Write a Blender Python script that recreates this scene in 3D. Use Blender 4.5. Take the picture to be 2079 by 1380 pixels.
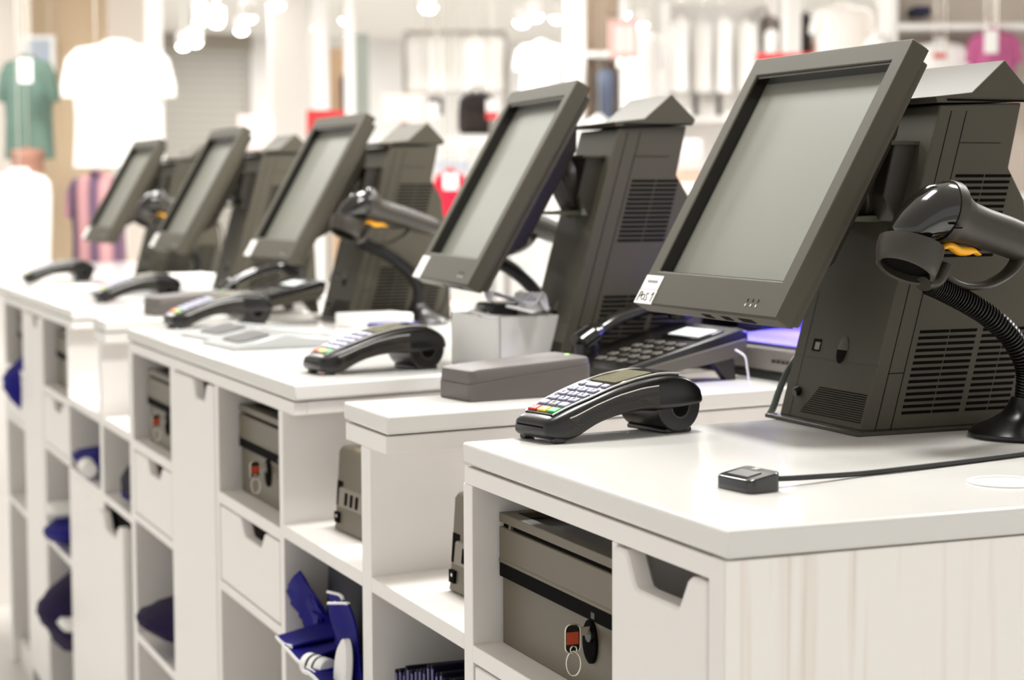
import bpy, bmesh, math, random
from mathutils import Matrix, Vector
random.seed(7)
for o in list(bpy.data.objects): bpy.data.objects.remove(o)
SC = bpy.context.scene
COL = SC.collection
H = 1.10                                   # height of the worktops above the floor

# ------------------------------------------------------------------ camera
YAW, PITCH, ROLL, FPX = 0.388212, 0.077544, -0.003934, 3857.5
CAM = Vector((-0.719, -1.309, H + 0.267))
cyw, syw, cp, sp = math.cos(YAW), math.sin(YAW), math.cos(PITCH), math.sin(PITCH)
FWD = Vector((syw*cp, cyw*cp, -sp)); RGT = Vector((cyw, -syw, 0)); UPV = RGT.cross(FWD)
R2 = math.cos(ROLL)*RGT + math.sin(ROLL)*UPV
U2 = -math.sin(ROLL)*RGT + math.cos(ROLL)*UPV
cd = bpy.data.cameras.new('camera'); cam = bpy.data.objects.new('camera', cd); COL.objects.link(cam)
m = Matrix((R2, U2, -FWD)).transposed().to_4x4(); m.translation = CAM
cam.matrix_world = m
cd.sensor_fit = 'HORIZONTAL'; cd.sensor_width = 36.0; cd.lens = FPX/2079*36
cd.clip_start = 0.05; cd.clip_end = 200
cd.dof.use_dof = True; cd.dof.focus_distance = 1.95; cd.dof.aperture_fstop = 5.8
cd.dof.aperture_blades = 0
SC.camera = cam
# ------------------------------------------------------------------ world, view
W = bpy.data.worlds.new('world'); SC.world = W; W.use_nodes = True
W.node_tree.nodes['Background'].inputs[0].default_value = (1.0, 0.99, 0.975, 1)
W.node_tree.nodes['Background'].inputs[1].default_value = 0.95
SC.view_settings.view_transform = 'Standard'; SC.view_settings.look = 'None'
SC.view_settings.exposure = 0.15; SC.view_settings.gamma = 1.0
SC.view_settings.use_curve_mapping = False

def area_lamp(name, loc, power, size, col=(1, 0.987, 0.97), aim=None, sy=None):
    l = bpy.data.lights.new(name, 'AREA'); l.energy = power; l.color = col; l.size = size
    if sy: l.shape = 'RECTANGLE'; l.size_y = sy
    o = bpy.data.objects.new(name, l); COL.objects.link(o); o.location = loc
    d = Vector(aim) - Vector(loc) if aim else Vector((0, 0, -1))
    o.rotation_euler = d.to_track_quat('-Z', 'Y').to_euler()
    return o
CEIL = 2.90
LAMPS = [(0.35, 0.9), (1.5, 0.9), (0.35, 2.6), (1.5, 2.6), (0.35, 4.7), (1.5, 4.7), (2.8, 1.6), (2.8, 4.5),
         (2.6, 8.0), (5.6, 8.0), (0.2, 8.0), (2.6, 12.0), (5.6, 12.0), (0.2, 12.0), (8.4, 10.5), (4.0, 15.2), (8.0, 15.0)]
for i, (x, y) in enumerate(LAMPS):
    area_lamp('ceiling_lamp', (x, y, CEIL-0.07), 31 if y < 2 else 38 if y < 6 else 55, 0.42)

# ------------------------------------------------------------------ materials
def S(r, g, b):
    f = lambda c: (c/255/12.92) if c/255 <= 0.04045 else ((c/255+0.055)/1.055)**2.4
    return (f(r), f(g), f(b), 1)
MATS = {}
def mat(name, rgb, rough=0.5, metal=0.0, spec=0.5, grain=0.0, gscale=400, bump=0.0, emit=None, es=0, trans=0, coat=0, alpha=1):
    if name in MATS: return MATS[name]
    mt = bpy.data.materials.new(name); mt.use_nodes = True; nt = mt.node_tree; b = nt.nodes['Principled BSDF']
    b.inputs['Base Color'].default_value = S(*rgb); b.inputs['Roughness'].default_value = rough
    b.inputs['Metallic'].default_value = metal; b.inputs['Specular IOR Level'].default_value = spec
    b.inputs['Transmission Weight'].default_value = trans; b.inputs['Coat Weight'].default_value = coat
    if alpha < 1: b.inputs['Alpha'].default_value = alpha
    if emit: b.inputs['Emission Color'].default_value = S(*emit); b.inputs['Emission Strength'].default_value = es
    if grain or bump:
        tc = nt.nodes.new('ShaderNodeTexCoord'); nz = nt.nodes.new('ShaderNodeTexNoise')
        nz.inputs['Scale'].default_value = gscale; nz.inputs['Detail'].default_value = 3
        nt.links.new(tc.outputs['Object'], nz.inputs['Vector'])
        if grain:
            mx = nt.nodes.new('ShaderNodeMixRGB'); mx.blend_type = 'MULTIPLY'; mx.inputs[0].default_value = 1
            cr = nt.nodes.new('ShaderNodeMapRange'); cr.inputs[3].default_value = 1-grain; cr.inputs[4].default_value = 1+grain
            nt.links.new(nz.outputs['Fac'], cr.inputs[0]); nt.links.new(cr.outputs[0], mx.inputs[2])
            mx.inputs[1].default_value = S(*rgb); nt.links.new(mx.outputs[0], b.inputs['Base Color'])
        if bump:
            bp = nt.nodes.new('ShaderNodeBump'); bp.inputs['Strength'].default_value = bump; bp.inputs['Distance'].default_value = 0.0005
            nt.links.new(nz.outputs['Fac'], bp.inputs['Height']); nt.links.new(bp.outputs[0], b.inputs['Normal'])
    MATS[name] = mt; return mt
def striped(name, a, c, scale, axis='Z', rough=0.7, dist=0.0, mul=(1, 1, 1)):
    mt = bpy.data.materials.new(name); mt.use_nodes = True; nt = mt.node_tree; b = nt.nodes['Principled BSDF']
    tc = nt.nodes.new('ShaderNodeTexCoord'); mp = nt.nodes.new('ShaderNodeMapping'); wv = nt.nodes.new('ShaderNodeTexWave')
    mp.inputs['Scale'].default_value = mul
    wv.bands_direction = axis; wv.inputs['Scale'].default_value = scale; wv.inputs['Distortion'].default_value = dist
    wv.inputs['Detail'].default_value = 3; wv.inputs['Detail Scale'].default_value = 1.5
    cr = nt.nodes.new('ShaderNodeValToRGB'); cr.color_ramp.elements[0].color = S(*a); cr.color_ramp.elements[1].color = S(*c)
    nt.links.new(tc.outputs['Object'], mp.inputs[0]); nt.links.new(mp.outputs[0], wv.inputs[0])
    nt.links.new(wv.outputs['Fac'], cr.inputs[0]); nt.links.new(cr.outputs[0], b.inputs['Base Color'])
    b.inputs['Roughness'].default_value = rough
    MATS[name] = mt; return mt
def wood_grain():
    mt = bpy.data.materials.new('limed_wood'); mt.use_nodes = True; nt = mt.node_tree; b = nt.nodes['Principled BSDF']
    tc = nt.nodes.new('ShaderNodeTexCoord'); mp = nt.nodes.new('ShaderNodeMapping'); mp.inputs['Scale'].default_value = (95, 95, 3.2)
    n1 = nt.nodes.new('ShaderNodeTexNoise'); n1.inputs['Scale'].default_value = 1.0; n1.inputs['Detail'].default_value = 4; n1.inputs['Distortion'].default_value = 0.6
    mp2 = nt.nodes.new('ShaderNodeMapping'); mp2.inputs['Scale'].default_value = (24, 24, 0.9)
    n2 = nt.nodes.new('ShaderNodeTexNoise'); n2.inputs['Scale'].default_value = 1.0; n2.inputs['Detail'].default_value = 2
    ad = nt.nodes.new('ShaderNodeMath'); ad.operation = 'ADD'
    cr = nt.nodes.new('ShaderNodeValToRGB'); e = cr.color_ramp.elements
    e[0].position = 0.62; e[0].color = S(226, 216, 203); e[1].position = 0.98; e[1].color = S(254, 250, 243)
    x = cr.color_ramp.elements.new(0.8); x.color = S(246, 239, 229)
    nt.links.new(tc.outputs['Object'], mp.inputs[0]); nt.links.new(mp.outputs[0], n1.inputs['Vector'])
    nt.links.new(tc.outputs['Object'], mp2.inputs[0]); nt.links.new(mp2.outputs[0], n2.inputs['Vector'])
    nt.links.new(n1.outputs['Fac'], ad.inputs[0]); nt.links.new(n2.outputs['Fac'], ad.inputs[1])
    nt.links.new(ad.outputs[0], cr.inputs[0]); nt.links.new(cr.outputs[0], b.inputs['Base Color'])
    b.inputs['Roughness'].default_value = 0.45
    MATS['limed_wood'] = mt; return mt

M_TOP = mat('solid_surface', (228, 226, 221), 0.13, grain=0.012, gscale=60)
M_CAB = mat('white_laminate', (240, 236, 231), 0.42, grain=0.01, gscale=40)
M_SEAM = mat('brown_core', (150, 132, 100), 0.7)
M_WOOD = wood_grain()
M_PLA = mat('warm_grey_plastic', (74, 70, 59), 0.58, spec=0.27, grain=0.10, gscale=1600, bump=0.06)
M_PLD = mat('dark_grey_plastic', (46, 41, 33), 0.45, grain=0.08, gscale=1600)
M_BLK = mat('black_plastic', (13, 11, 8), 0.28)
M_GLS = mat('gloss_black', (18, 17, 14), 0.12, coat=0.3)
M_HOLE = mat('dark_opening', (7, 6, 5), 0.9, spec=0.1)
M_SCR = mat('matte_screen', (118, 118, 108), 0.44, spec=0.42, grain=0.02, gscale=3000)
M_STK = mat('white_sticker', (238, 236, 232), 0.6)
M_INK = mat('black_ink', (28, 26, 26), 0.6)
M_GREY = mat('grey_ink', (190, 188, 192), 0.6)
M_TIN = mat('taupe_enamel', (102, 94, 77), 0.42, metal=0.15, grain=0.06, gscale=900)
M_CRD = mat('grey_plastic', (88, 82, 78), 0.5, grain=0.05, gscale=1500)
M_ORG = mat('amber_plastic', (250, 176, 32), 0.35)
M_CHR = mat('steel', (225, 218, 205), 0.22, metal=0.9)
M_RED = mat('red_key', (222, 52, 40), 0.45)
M_YEL = mat('yellow_key', (240, 205, 60), 0.45)
M_GRN = mat('green_key', (30, 180, 72), 0.45)
M_KEY = mat('pale_key', (172, 172, 198), 0.4)
M_LCD = mat('lcd_glass', (120, 116, 92), 0.15, grain=0.25, gscale=40)
M_LCDL = mat('lit_lcd', (222, 228, 224), 0.3)
M_TAG = mat('rust_tag', (176, 66, 30), 0.7)
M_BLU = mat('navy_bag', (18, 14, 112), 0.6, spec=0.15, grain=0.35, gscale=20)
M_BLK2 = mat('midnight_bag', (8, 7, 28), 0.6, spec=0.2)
M_PUR = mat('dark_purple_cloth', (36, 25, 58), 0.7, spec=0.15, grain=0.3, gscale=20)
M_WHT = mat('white_matte', (240, 238, 235), 0.6)
M_PAP = mat('paper', (244, 243, 240), 0.7)
M_PLX = mat('clear_tray', (176, 178, 177), 0.2, alpha=0.88)
M_CAB2 = mat('cable_black', (16, 16, 14), 0.4)
M_CABG = mat('cable_grey', (84, 90, 84), 0.4)
M_CABW = mat('cable_white', (226, 224, 232), 0.35)
M_UV = mat('violet_tube', (150, 140, 255), 0.4, emit=(120, 108, 255), es=9)
M_TRAY = mat('violet_lit_tray', (128, 120, 214), 0.75, spec=0.1)  # violet glow of the tube painted into the tray and rear wall colour
M_SIL = mat('silver_plastic', (150, 145, 138), 0.3, metal=0.4)

# ------------------------------------------------------------------ mesh builder
class MB:
    def __init__(s, mtx=None): s.v = []; s.f = []; s.m = mtx or Matrix.Identity(4)
    def add(s, vs, fs, m=None):
        n = len(s.v); mm = s.m @ m if m is not None else s.m
        s.v += [tuple(mm @ Vector(p)) for p in vs]; s.f += [tuple(i+n for i in f) for f in fs]; return s
    def box(s, x0, x1, y0, y1, z0, z1, m=None):
        return s.add([(x0,y0,z0),(x1,y0,z0),(x1,y1,z0),(x0,y1,z0),(x0,y0,z1),(x1,y0,z1),(x1,y1,z1),(x0,y1,z1)],
                     [(3,2,1,0),(4,5,6,7),(0,1,5,4),(1,2,6,5),(2,3,7,6),(3,0,4,7)], m)
    def prism(s, poly, axis, a, b, m=None):
        n = len(poly)
        def pt(p, t):
            return {'x': (t, p[0], p[1]), 'y': (p[0], t, p[1]), 'z': (p[0], p[1], t)}[axis]
        vs = [pt(p, a) for p in poly] + [pt(p, b) for p in poly]
        fs = [tuple(range(n))[::-1], tuple(range(n, 2*n))] + [(i, (i+1) % n, n+(i+1) % n, n+i) for i in range(n)]
        return s.add(vs, fs, m)
    def rings(s, rings, closed=False, caps=True, m=None):
        n = len(rings[0]); vs = [p for r in rings for p in r]; fs = []
        k = len(rings)
        for i in range(k if closed else k-1):
            j = (i+1) % k
            for t in range(n): fs.append((i*n+t, i*n+(t+1) % n, j*n+(t+1) % n, j*n+t))
        if caps and not closed: fs += [tuple(range(n))[::-1], tuple(range((k-1)*n, k*n))]
        return s.add(vs, fs, m)
    def sweep(s, pts, rad, seg=12, up=(0, 1, 0), closed=False, m=None):
        pts = [Vector(p) for p in pts]; k = len(pts); R = []
        for i, p in enumerate(pts):
            a = pts[(i-1) % k] if (closed or i) else p; b = pts[(i+1) % k] if (closed or i < k-1) else p
            t = (b-a).normalized(); u = Vector(up); u = u - t*u.dot(t)
            if u.length < 1e-4: u = Vector((1, 0, 0)) - t*t.x
            u.normalize(); w = t.cross(u)
            r = rad[i] if isinstance(rad, (list, tuple)) and not isinstance(rad[0], float) else rad
            ra, rb = (r, r) if isinstance(r, (int, float)) else r
            R.append([tuple(p + u*ra*math.cos(2*math.pi*q/seg) + w*rb*math.sin(2*math.pi*q/seg)) for q in range(seg)])
        return s.rings(R, closed, True, m)
    def lathe(s, prof, seg=28, m=None):
        return s.rings([[(r*math.cos(2*math.pi*q/seg), r*math.sin(2*math.pi*q/seg), z) for q in range(seg)] for r, z in prof], False, True, m)
    def cyl(s, p0, p1, r, seg=20, m=None):
        d = Vector(p1)-Vector(p0); up = (0, 1, 0) if abs(d.normalized().y) < 0.9 else (1, 0, 0)
        return s.sweep([p0, p1], r, seg, up, False, m)
    def frame(s, o, i, z0, z1, m=None):           # rectangular ring in the xy plane; o, i = (x0,x1,y0,y1)
        def q(r, z): return [(r[0], r[2], z), (r[1], r[2], z), (r[1], r[3], z), (r[0], r[3], z)]
        return s.rings([q(o, z0), q(o, z1), q(i, z1), q(i, z0)], True, False, m)
    def build(s, name, material, parent=None, bevel=0.0, seg=2, sharp=35, off=None):
        me = bpy.data.meshes.new(name)
        vs = s.v
        if off is not None: vs = [(a-off[0], b-off[1], c-off[2]) for a, b, c in vs]
        me.from_pydata(vs, [], s.f)
        bm = bmesh.new(); bm.from_mesh(me); bmesh.ops.recalc_face_normals(bm, faces=bm.faces)
        for f in bm.faces: f.smooth = True
        for e in bm.edges:
            if len(e.link_faces) == 2 and e.calc_face_angle(0) > math.radians(sharp): e.smooth = False
        bm.to_mesh(me); bm.free()
        me.materials.append(material)
        o = bpy.data.objects.new(name, me); COL.objects.link(o)
        if parent: o.parent = parent
        if bevel:
            b = o.modifiers.new('bevel', 'BEVEL'); b.width = bevel; b.segments = seg; b.limit_method = 'ANGLE'; b.angle_limit = math.radians(40)
            b.harden_normals = False
        return o
def tag(o, label=None, cat=None, group=None, kind=None):
    if label: o['label'] = label
    if cat: o['category'] = cat
    if group: o['group'] = group
    if kind: o['kind'] = kind
    return o
def thing(name, label, cat, loc=(0, 0, 0), rz=0.0, group=None):
    o = bpy.data.objects.new(name, None); COL.objects.link(o); o.empty_display_size = 0.05
    o.location = loc; o.rotation_euler = (0, 0, rz)
    return tag(o, label, cat, group)
def copy_tree(o, parent=None):
    c = o.copy(); COL.objects.link(c)
    if parent: c.parent = parent
    for ch in list(o.children): copy_tree(ch, c)
    return c
def dup(o, loc, rz, label, group=None):
    c = copy_tree(o); c.location = loc; c.rotation_euler = (0, 0, rz); c['label'] = label
    if group: c['group'] = group
    return c
def rrect(w, d, r, n=5, cx=0, cy=0):
    P = []
    for sx, sy, a0 in ((1, 1, 0), (-1, 1, 90), (-1, -1, 180), (1, -1, 270)):
        for k in range(n+1):
            a = math.radians(a0+90*k/n); P.append((cx+sx*(w/2-r)+r*math.cos(a), cy+sy*(d/2-r)+r*math.sin(a)))
    return P
def catmull(pts, n=6):
    P = [Vector(p) for p in pts]; out = []
    for i in range(len(P)-1):
        a = P[max(i-1, 0)]; b = P[i]; c = P[i+1]; d = P[min(i+2, len(P)-1)]
        for k in range(n):
            t = k/n
            out.append(0.5*((2*b)+(c-a)*t+(2*a-5*b+4*c-d)*t*t+(3*b-a-3*c+d)*t**3))
    out.append(P[-1]); return out
def at(px, py, d):                      # the point of the place seen at that spot of the photograph, d metres deep
    return CAM + d*(FWD + R2*((px-1039.5)/FPX) - U2*((py-690)/FPX))

# ------------------------------------------------------------------ the room
def struct(name, mb, material, bevel=0):
    return tag(mb.build(name, material, None, bevel), kind='structure')
M_FLOOR = mat('pale_floor', (210, 207, 202), 0.35, grain=0.05, gscale=6)
M_CEIL = mat('white_ceiling', (236, 233, 228), 0.8, grain=0.02, gscale=3)
M_WALL = mat('warm_white_wall', (238, 236, 233), 0.7, grain=0.02, gscale=3)
struct('floor', MB().box(-5, 13, -4, 17.2, -0.1, 0), M_FLOOR)
struct('ceiling', MB().box(-5, 13, -4, 17.2, CEIL, CEIL+0.1), M_CEIL)
struct('wall_back', MB().box(-5, 13, 17.0, 17.2, 0, CEIL), M_WALL)
struct('wall_right', MB().box(12.8, 13, -4, 17.0, 0, CEIL), M_WALL)

# ------------------------------------------------------------------ cash desks
XB = 0.92                                  # depth of the desks
def plan(y0, s0, y1, s1, xa, xb):
    return [(xa, y0+s0*xa), (xb, y0+s0*xb), (xb, y1+s1*xb), (xa, y1+s1*xa)]
def zb(z): return H+z
def worktop(y0, s0, y1, s1, label, hole=False):
    root = thing('worktop', label, 'worktop', (0, (y0+y1)/2, H-0.0235), group='white worktops of the cash desks')
    p = plan(y0, s0, y1, s1, -0.001, XB)
    o = MB().prism(p, 'z', H-0.0235, H).build('slab', M_TOP, root, 0.0035, 3, off=root.location)
    return root, o
def notch_front(y0, y1, z0, z1, a, b, depth):
    # drawer front in the yz plane with a sloped finger notch in its top edge (a, b = notch ends along y)
    w = b-a; P = [(y0, z0), (y1, z0), (y1, z1), (b, z1)]
    c = [(b, z1), (b-w*0.05, z1-depth*0.16), (b-w*0.15, z1-depth*0.84), (b-w*0.18, z1-depth*0.96), (b-w*0.23, z1-depth),
         (a+w*0.20, z1-depth), (a+w*0.165, z1-depth*0.94), (a+w*0.145, z1-depth*0.8), (a+w*0.05, z1-depth*0.14), (a, z1)]
    return P[:3] + c + [(y0, z1)]
def big_desk(y0, s0, y1, s1, label, near_label, end=False):
    """cash desk with two till cubbies and a centre column; end=True is the half desk that ends the row"""
    R = thing('cash_desk_cabinet', label, 'cabinet', (0, (y0+y1)/2, 0), group='white cash desk cabinets')
    L = R.location
    def part(n, mb, mt=M_CAB, bev=0.0012): return mb.build(n, mt, R, bev, 2, off=L)
    A = H-0.026
    part('apron', MB().prism(plan(y0+0.006, s0, y1-0.004, s1, 0.0, 0.02), 'z', H-0.0445, A))
    if end:
        part('end_panel', MB().prism([(0.0, 0.004), (XB-0.01, 0.004), (XB-0.01, 0.029), (0.0, 0.029)], 'z', 0, H-0.0255), M_WOOD)
        part('end_panel_edge', MB().box(-0.0015, 0.0, 0.004, 0.029, 0, H-0.0255))
        cub = [(0.215, y1-0.026)]; panels = [(0.205, 0.215, 0.0), (y1-0.026, y1, s1)]; col = (0.031, 0.21)
    else:
        part('end_apron', MB().prism(plan(y0+0.006, s0, y0+0.022, s0, 0.02, XB-0.02), 'z', H-0.0445, A))
        a = y0+0.069
        col = (a+0.392, y1-0.433)
        cub = [(a+0.021, col[0]), (y1-0.392, y1-0.042)]
        panels = [(a, a+0.021, s0), (col[0]-0.0, col[0]+0.02, (s0+s1)/2), (col[1]+0.0, col[1]+0.041, (s0+s1)/2), (y1-0.042, y1, s1)]
    for (p0, p1, sl) in panels:
        part('side_panel', MB().prism(plan(p0, sl, p1, sl, 0.0, XB-0.03), 'z', 0, H-0.0445))
    ya, yb = (0.03, y1) if end else (y0+0.07, y1)
    part('back_panel', MB().prism([(XB-0.05, ya+s0*XB), (XB-0.03, ya+s0*XB), (XB-0.03, yb+s1*XB), (XB-0.05, yb+s1*XB)], 'z', 0, H-0.0445))
    part('inner_back', MB().prism([(0.50, ya+s0*0.5), (0.51, ya+s0*0.5), (0.51, yb+s1*0.5), (0.50, yb+s1*0.5)], 'z', 0, H-0.0445))
    for (c0, c1) in cub:
        part('shelf', MB().prism(plan(c0, s0, c1, s1, 0.0, 0.5), 'z', H-0.2355, H-0.2165), M_CAB)
        part('shelf', MB().prism(plan(c0, s0, c1, s1, 0.0, 0.5), 'z', H-0.378, H-0.362), M_CAB)
        part('shelf', MB().prism(plan(c0, s0, c1, s1, 0.0, 0.5), 'z', H-0.62, H-0.604), M_CAB)
        part('plinth', MB().box(0.02, 0.04, c0, c1, 0, 0.07))
        w = c1-c0
        d = part('drawer_front', MB().prism(notch_front(c0+0.006, c1-0.006, H-0.3595, H-0.2385, c0+w*0.22, c0+w*0.64, 0.026), 'x', 0.0, 0.018), M_CAB, 0.002)
        MB().box(0.02, 0.4, c0+0.01, c1-0.01, H-0.357, H-0.30).build('drawer_box', M_CAB, d, off=L)
    f = part('column_drawer_front', MB().prism(notch_front(col[0]+(0.0 if end else 0.022), col[1]-0.001, 0.08 if not end else H-0.36, H-0.0475,
             col[0]+(col[1]-col[0])*(0.15 if end else 0.20), col[0]+(col[1]-col[0])*(0.86 if end else 0.54), 0.030), 'x', -0.003, 0.019), M_CAB, 0.0035)
    MB().box(0.02, 0.42, col[0]+0.03, col[1]-0.01, H-0.30, H-0.115).build('drawer_box', M_CAB, f, off=L)
    if end: part('column_panel', MB().box(0.0, 0.018, 0.031, 0.21, 0.08, H-0.364))
    return R
def divider(y0, s, y1, ya, sa, yb, sbb, label, door=False):
    """narrow unit between two tills: one upright partition under a small worktop with open shelves on both sides"""
    R = thing('divider_cabinet', label, 'cabinet', (0, (y0+y1)/2, 0), group='narrow divider units between the tills')
    L = R.location
    def part(n, mb, mt=M_CAB, bev=0.0012): return mb.build(n, mt, R, bev, 2, off=L)
    part('apron', MB().prism(plan(y0+0.006, s, y1-0.006, s, 0.0, XB-0.02), 'z', H-0.048, H-0.026))
    c = (y0+y1)/2
    part('partition', MB().prism(plan(c-0.019, s, c+0.018, s, 0.0, XB-0.03), 'z', 0, H-0.048))
    part('back_panel', MB().prism(plan(ya, sa, yb, sbb, 0.56, 0.58), 'z', 0, H-0.21))
    for a, sl0, b, sl1 in ((ya, sa, c-0.019, s), (c+0.018, s, yb, sbb)):
        part('upper_shelf', MB().prism(plan(a, sl0, b, sl1, 0.0, 0.56), 'z', H-0.2275, H-0.2085))
        part('lower_shelf', MB().prism(plan(a, sl0, b, sl1, 0.0, 0.56), 'z', H-0.392, H-0.375))
        if not door: part('bottom_shelf', MB().prism(plan(a, sl0, b, sl1, 0.0, 0.56), 'z', H-0.62, H-0.604))
        part('plinth', MB().box(0.02, 0.04, a, b, 0, 0.07))
    if door:
        w = yb-ya
        d = part('cupboard_door', MB().prism(notch_front(ya+0.034, c-0.005, 0.08, H-0.41, ya+0.075, c-0.06, 0.03), 'x', -0.012, 0.008), M_CAB, 0.004)
        part('cupboard_side', MB().box(0.0, 0.02, c+0.018, yb, 0.07, H-0.392))
        part('cupboard_gap_shade', MB().box(0.016, 0.022, ya, c, 0.07, H-0.392), M_HOLE)  # dark sheet close behind the door, standing for shade in the gap
    return R

Y1, S1 = 0.590, 0.10                        # near desk: far end and the slant of that end
N1a, N1b, SN = 0.846, 1.020, 0.16
Y3a, S3a, Y3b, S3b = 1.251, 0.24, 2.47, 0.26
N2a, N2b = 2.714, 2.862
Y5a, Y5b = 3.139, 4.36
worktop(0.0, 0.0, Y1, S1, 'white worktop at the near end, with the black cable reader lying on it')
worktop(N1a, SN, N1b, SN, 'narrow white worktop carrying the grey plastic box and the desk phone')
worktop(Y3a, S3a, Y3b, S3b, 'long white worktop of the middle desk, with two flat clear trays on it')
worktop(N2a, S3b, N2b, S3b, 'narrow white worktop before the second grey box, farther along the row')
worktop(Y5a, S3b, 4.72, S3b, 'blurred far white worktop at the left edge under the fourth and fifth tills')
big_desk(0.0, 0.0, Y1, S1, 'white cash desk cabinet with limed wood end panel nearest the camera', '', True)
big_desk(Y3a, S3a, Y3b, S3b, 'white cash desk cabinet of the middle desk with two cash drawers in its cubbies', '')
big_desk(Y5a, S3b, Y5b, S3b, 'blurred white cash desk cabinet farthest left in the row', '')
divider(N1a, SN, N1b, Y1, S1, Y3a+0.069, S3a, 'white shelf unit between near and middle desks holding two receipt printers')
divider(N2a, S3b, N2b, Y3b, S3b, Y5a+0.069, S3b, 'white shelf unit between middle and far desks with a cupboard door below', True)
# farther desk, seen only as its top beyond the far end
worktop(5.02, S3b, 6.1, S3b, 'farthest white worktop, blurred behind the fifth till at the left edge')
Rf = thing('cash_desk_cabinet', 'farthest white cash desk cabinet beyond the left edge of the row', 'cabinet', (0, 5.5, 0), group='white cash desk cabinets')
MB().prism(plan(5.09, S3b, 6.1, S3b, 0.0, XB-0.03), 'z', 0, H-0.0235).build('body', M_CAB, Rf, off=Rf.location)
# ring let into the near worktop
g = thing('cable_grommet', 'white round cable grommet set in the near worktop at the right edge', 'grommet', (0.352, 0.118, H))
MB().lathe([(0.034, 0.0002), (0.034, 0.0016), (0.031, 0.0022), (0.029, 0.0016), (0.029, 0.0004)]).build('rim', M_WHT, g)
MB().lathe([(0.029, 0.0002), (0.029, 0.0006)]).build('cap', mat('grommet_cap', (222, 217, 205), 0.5), g)

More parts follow.
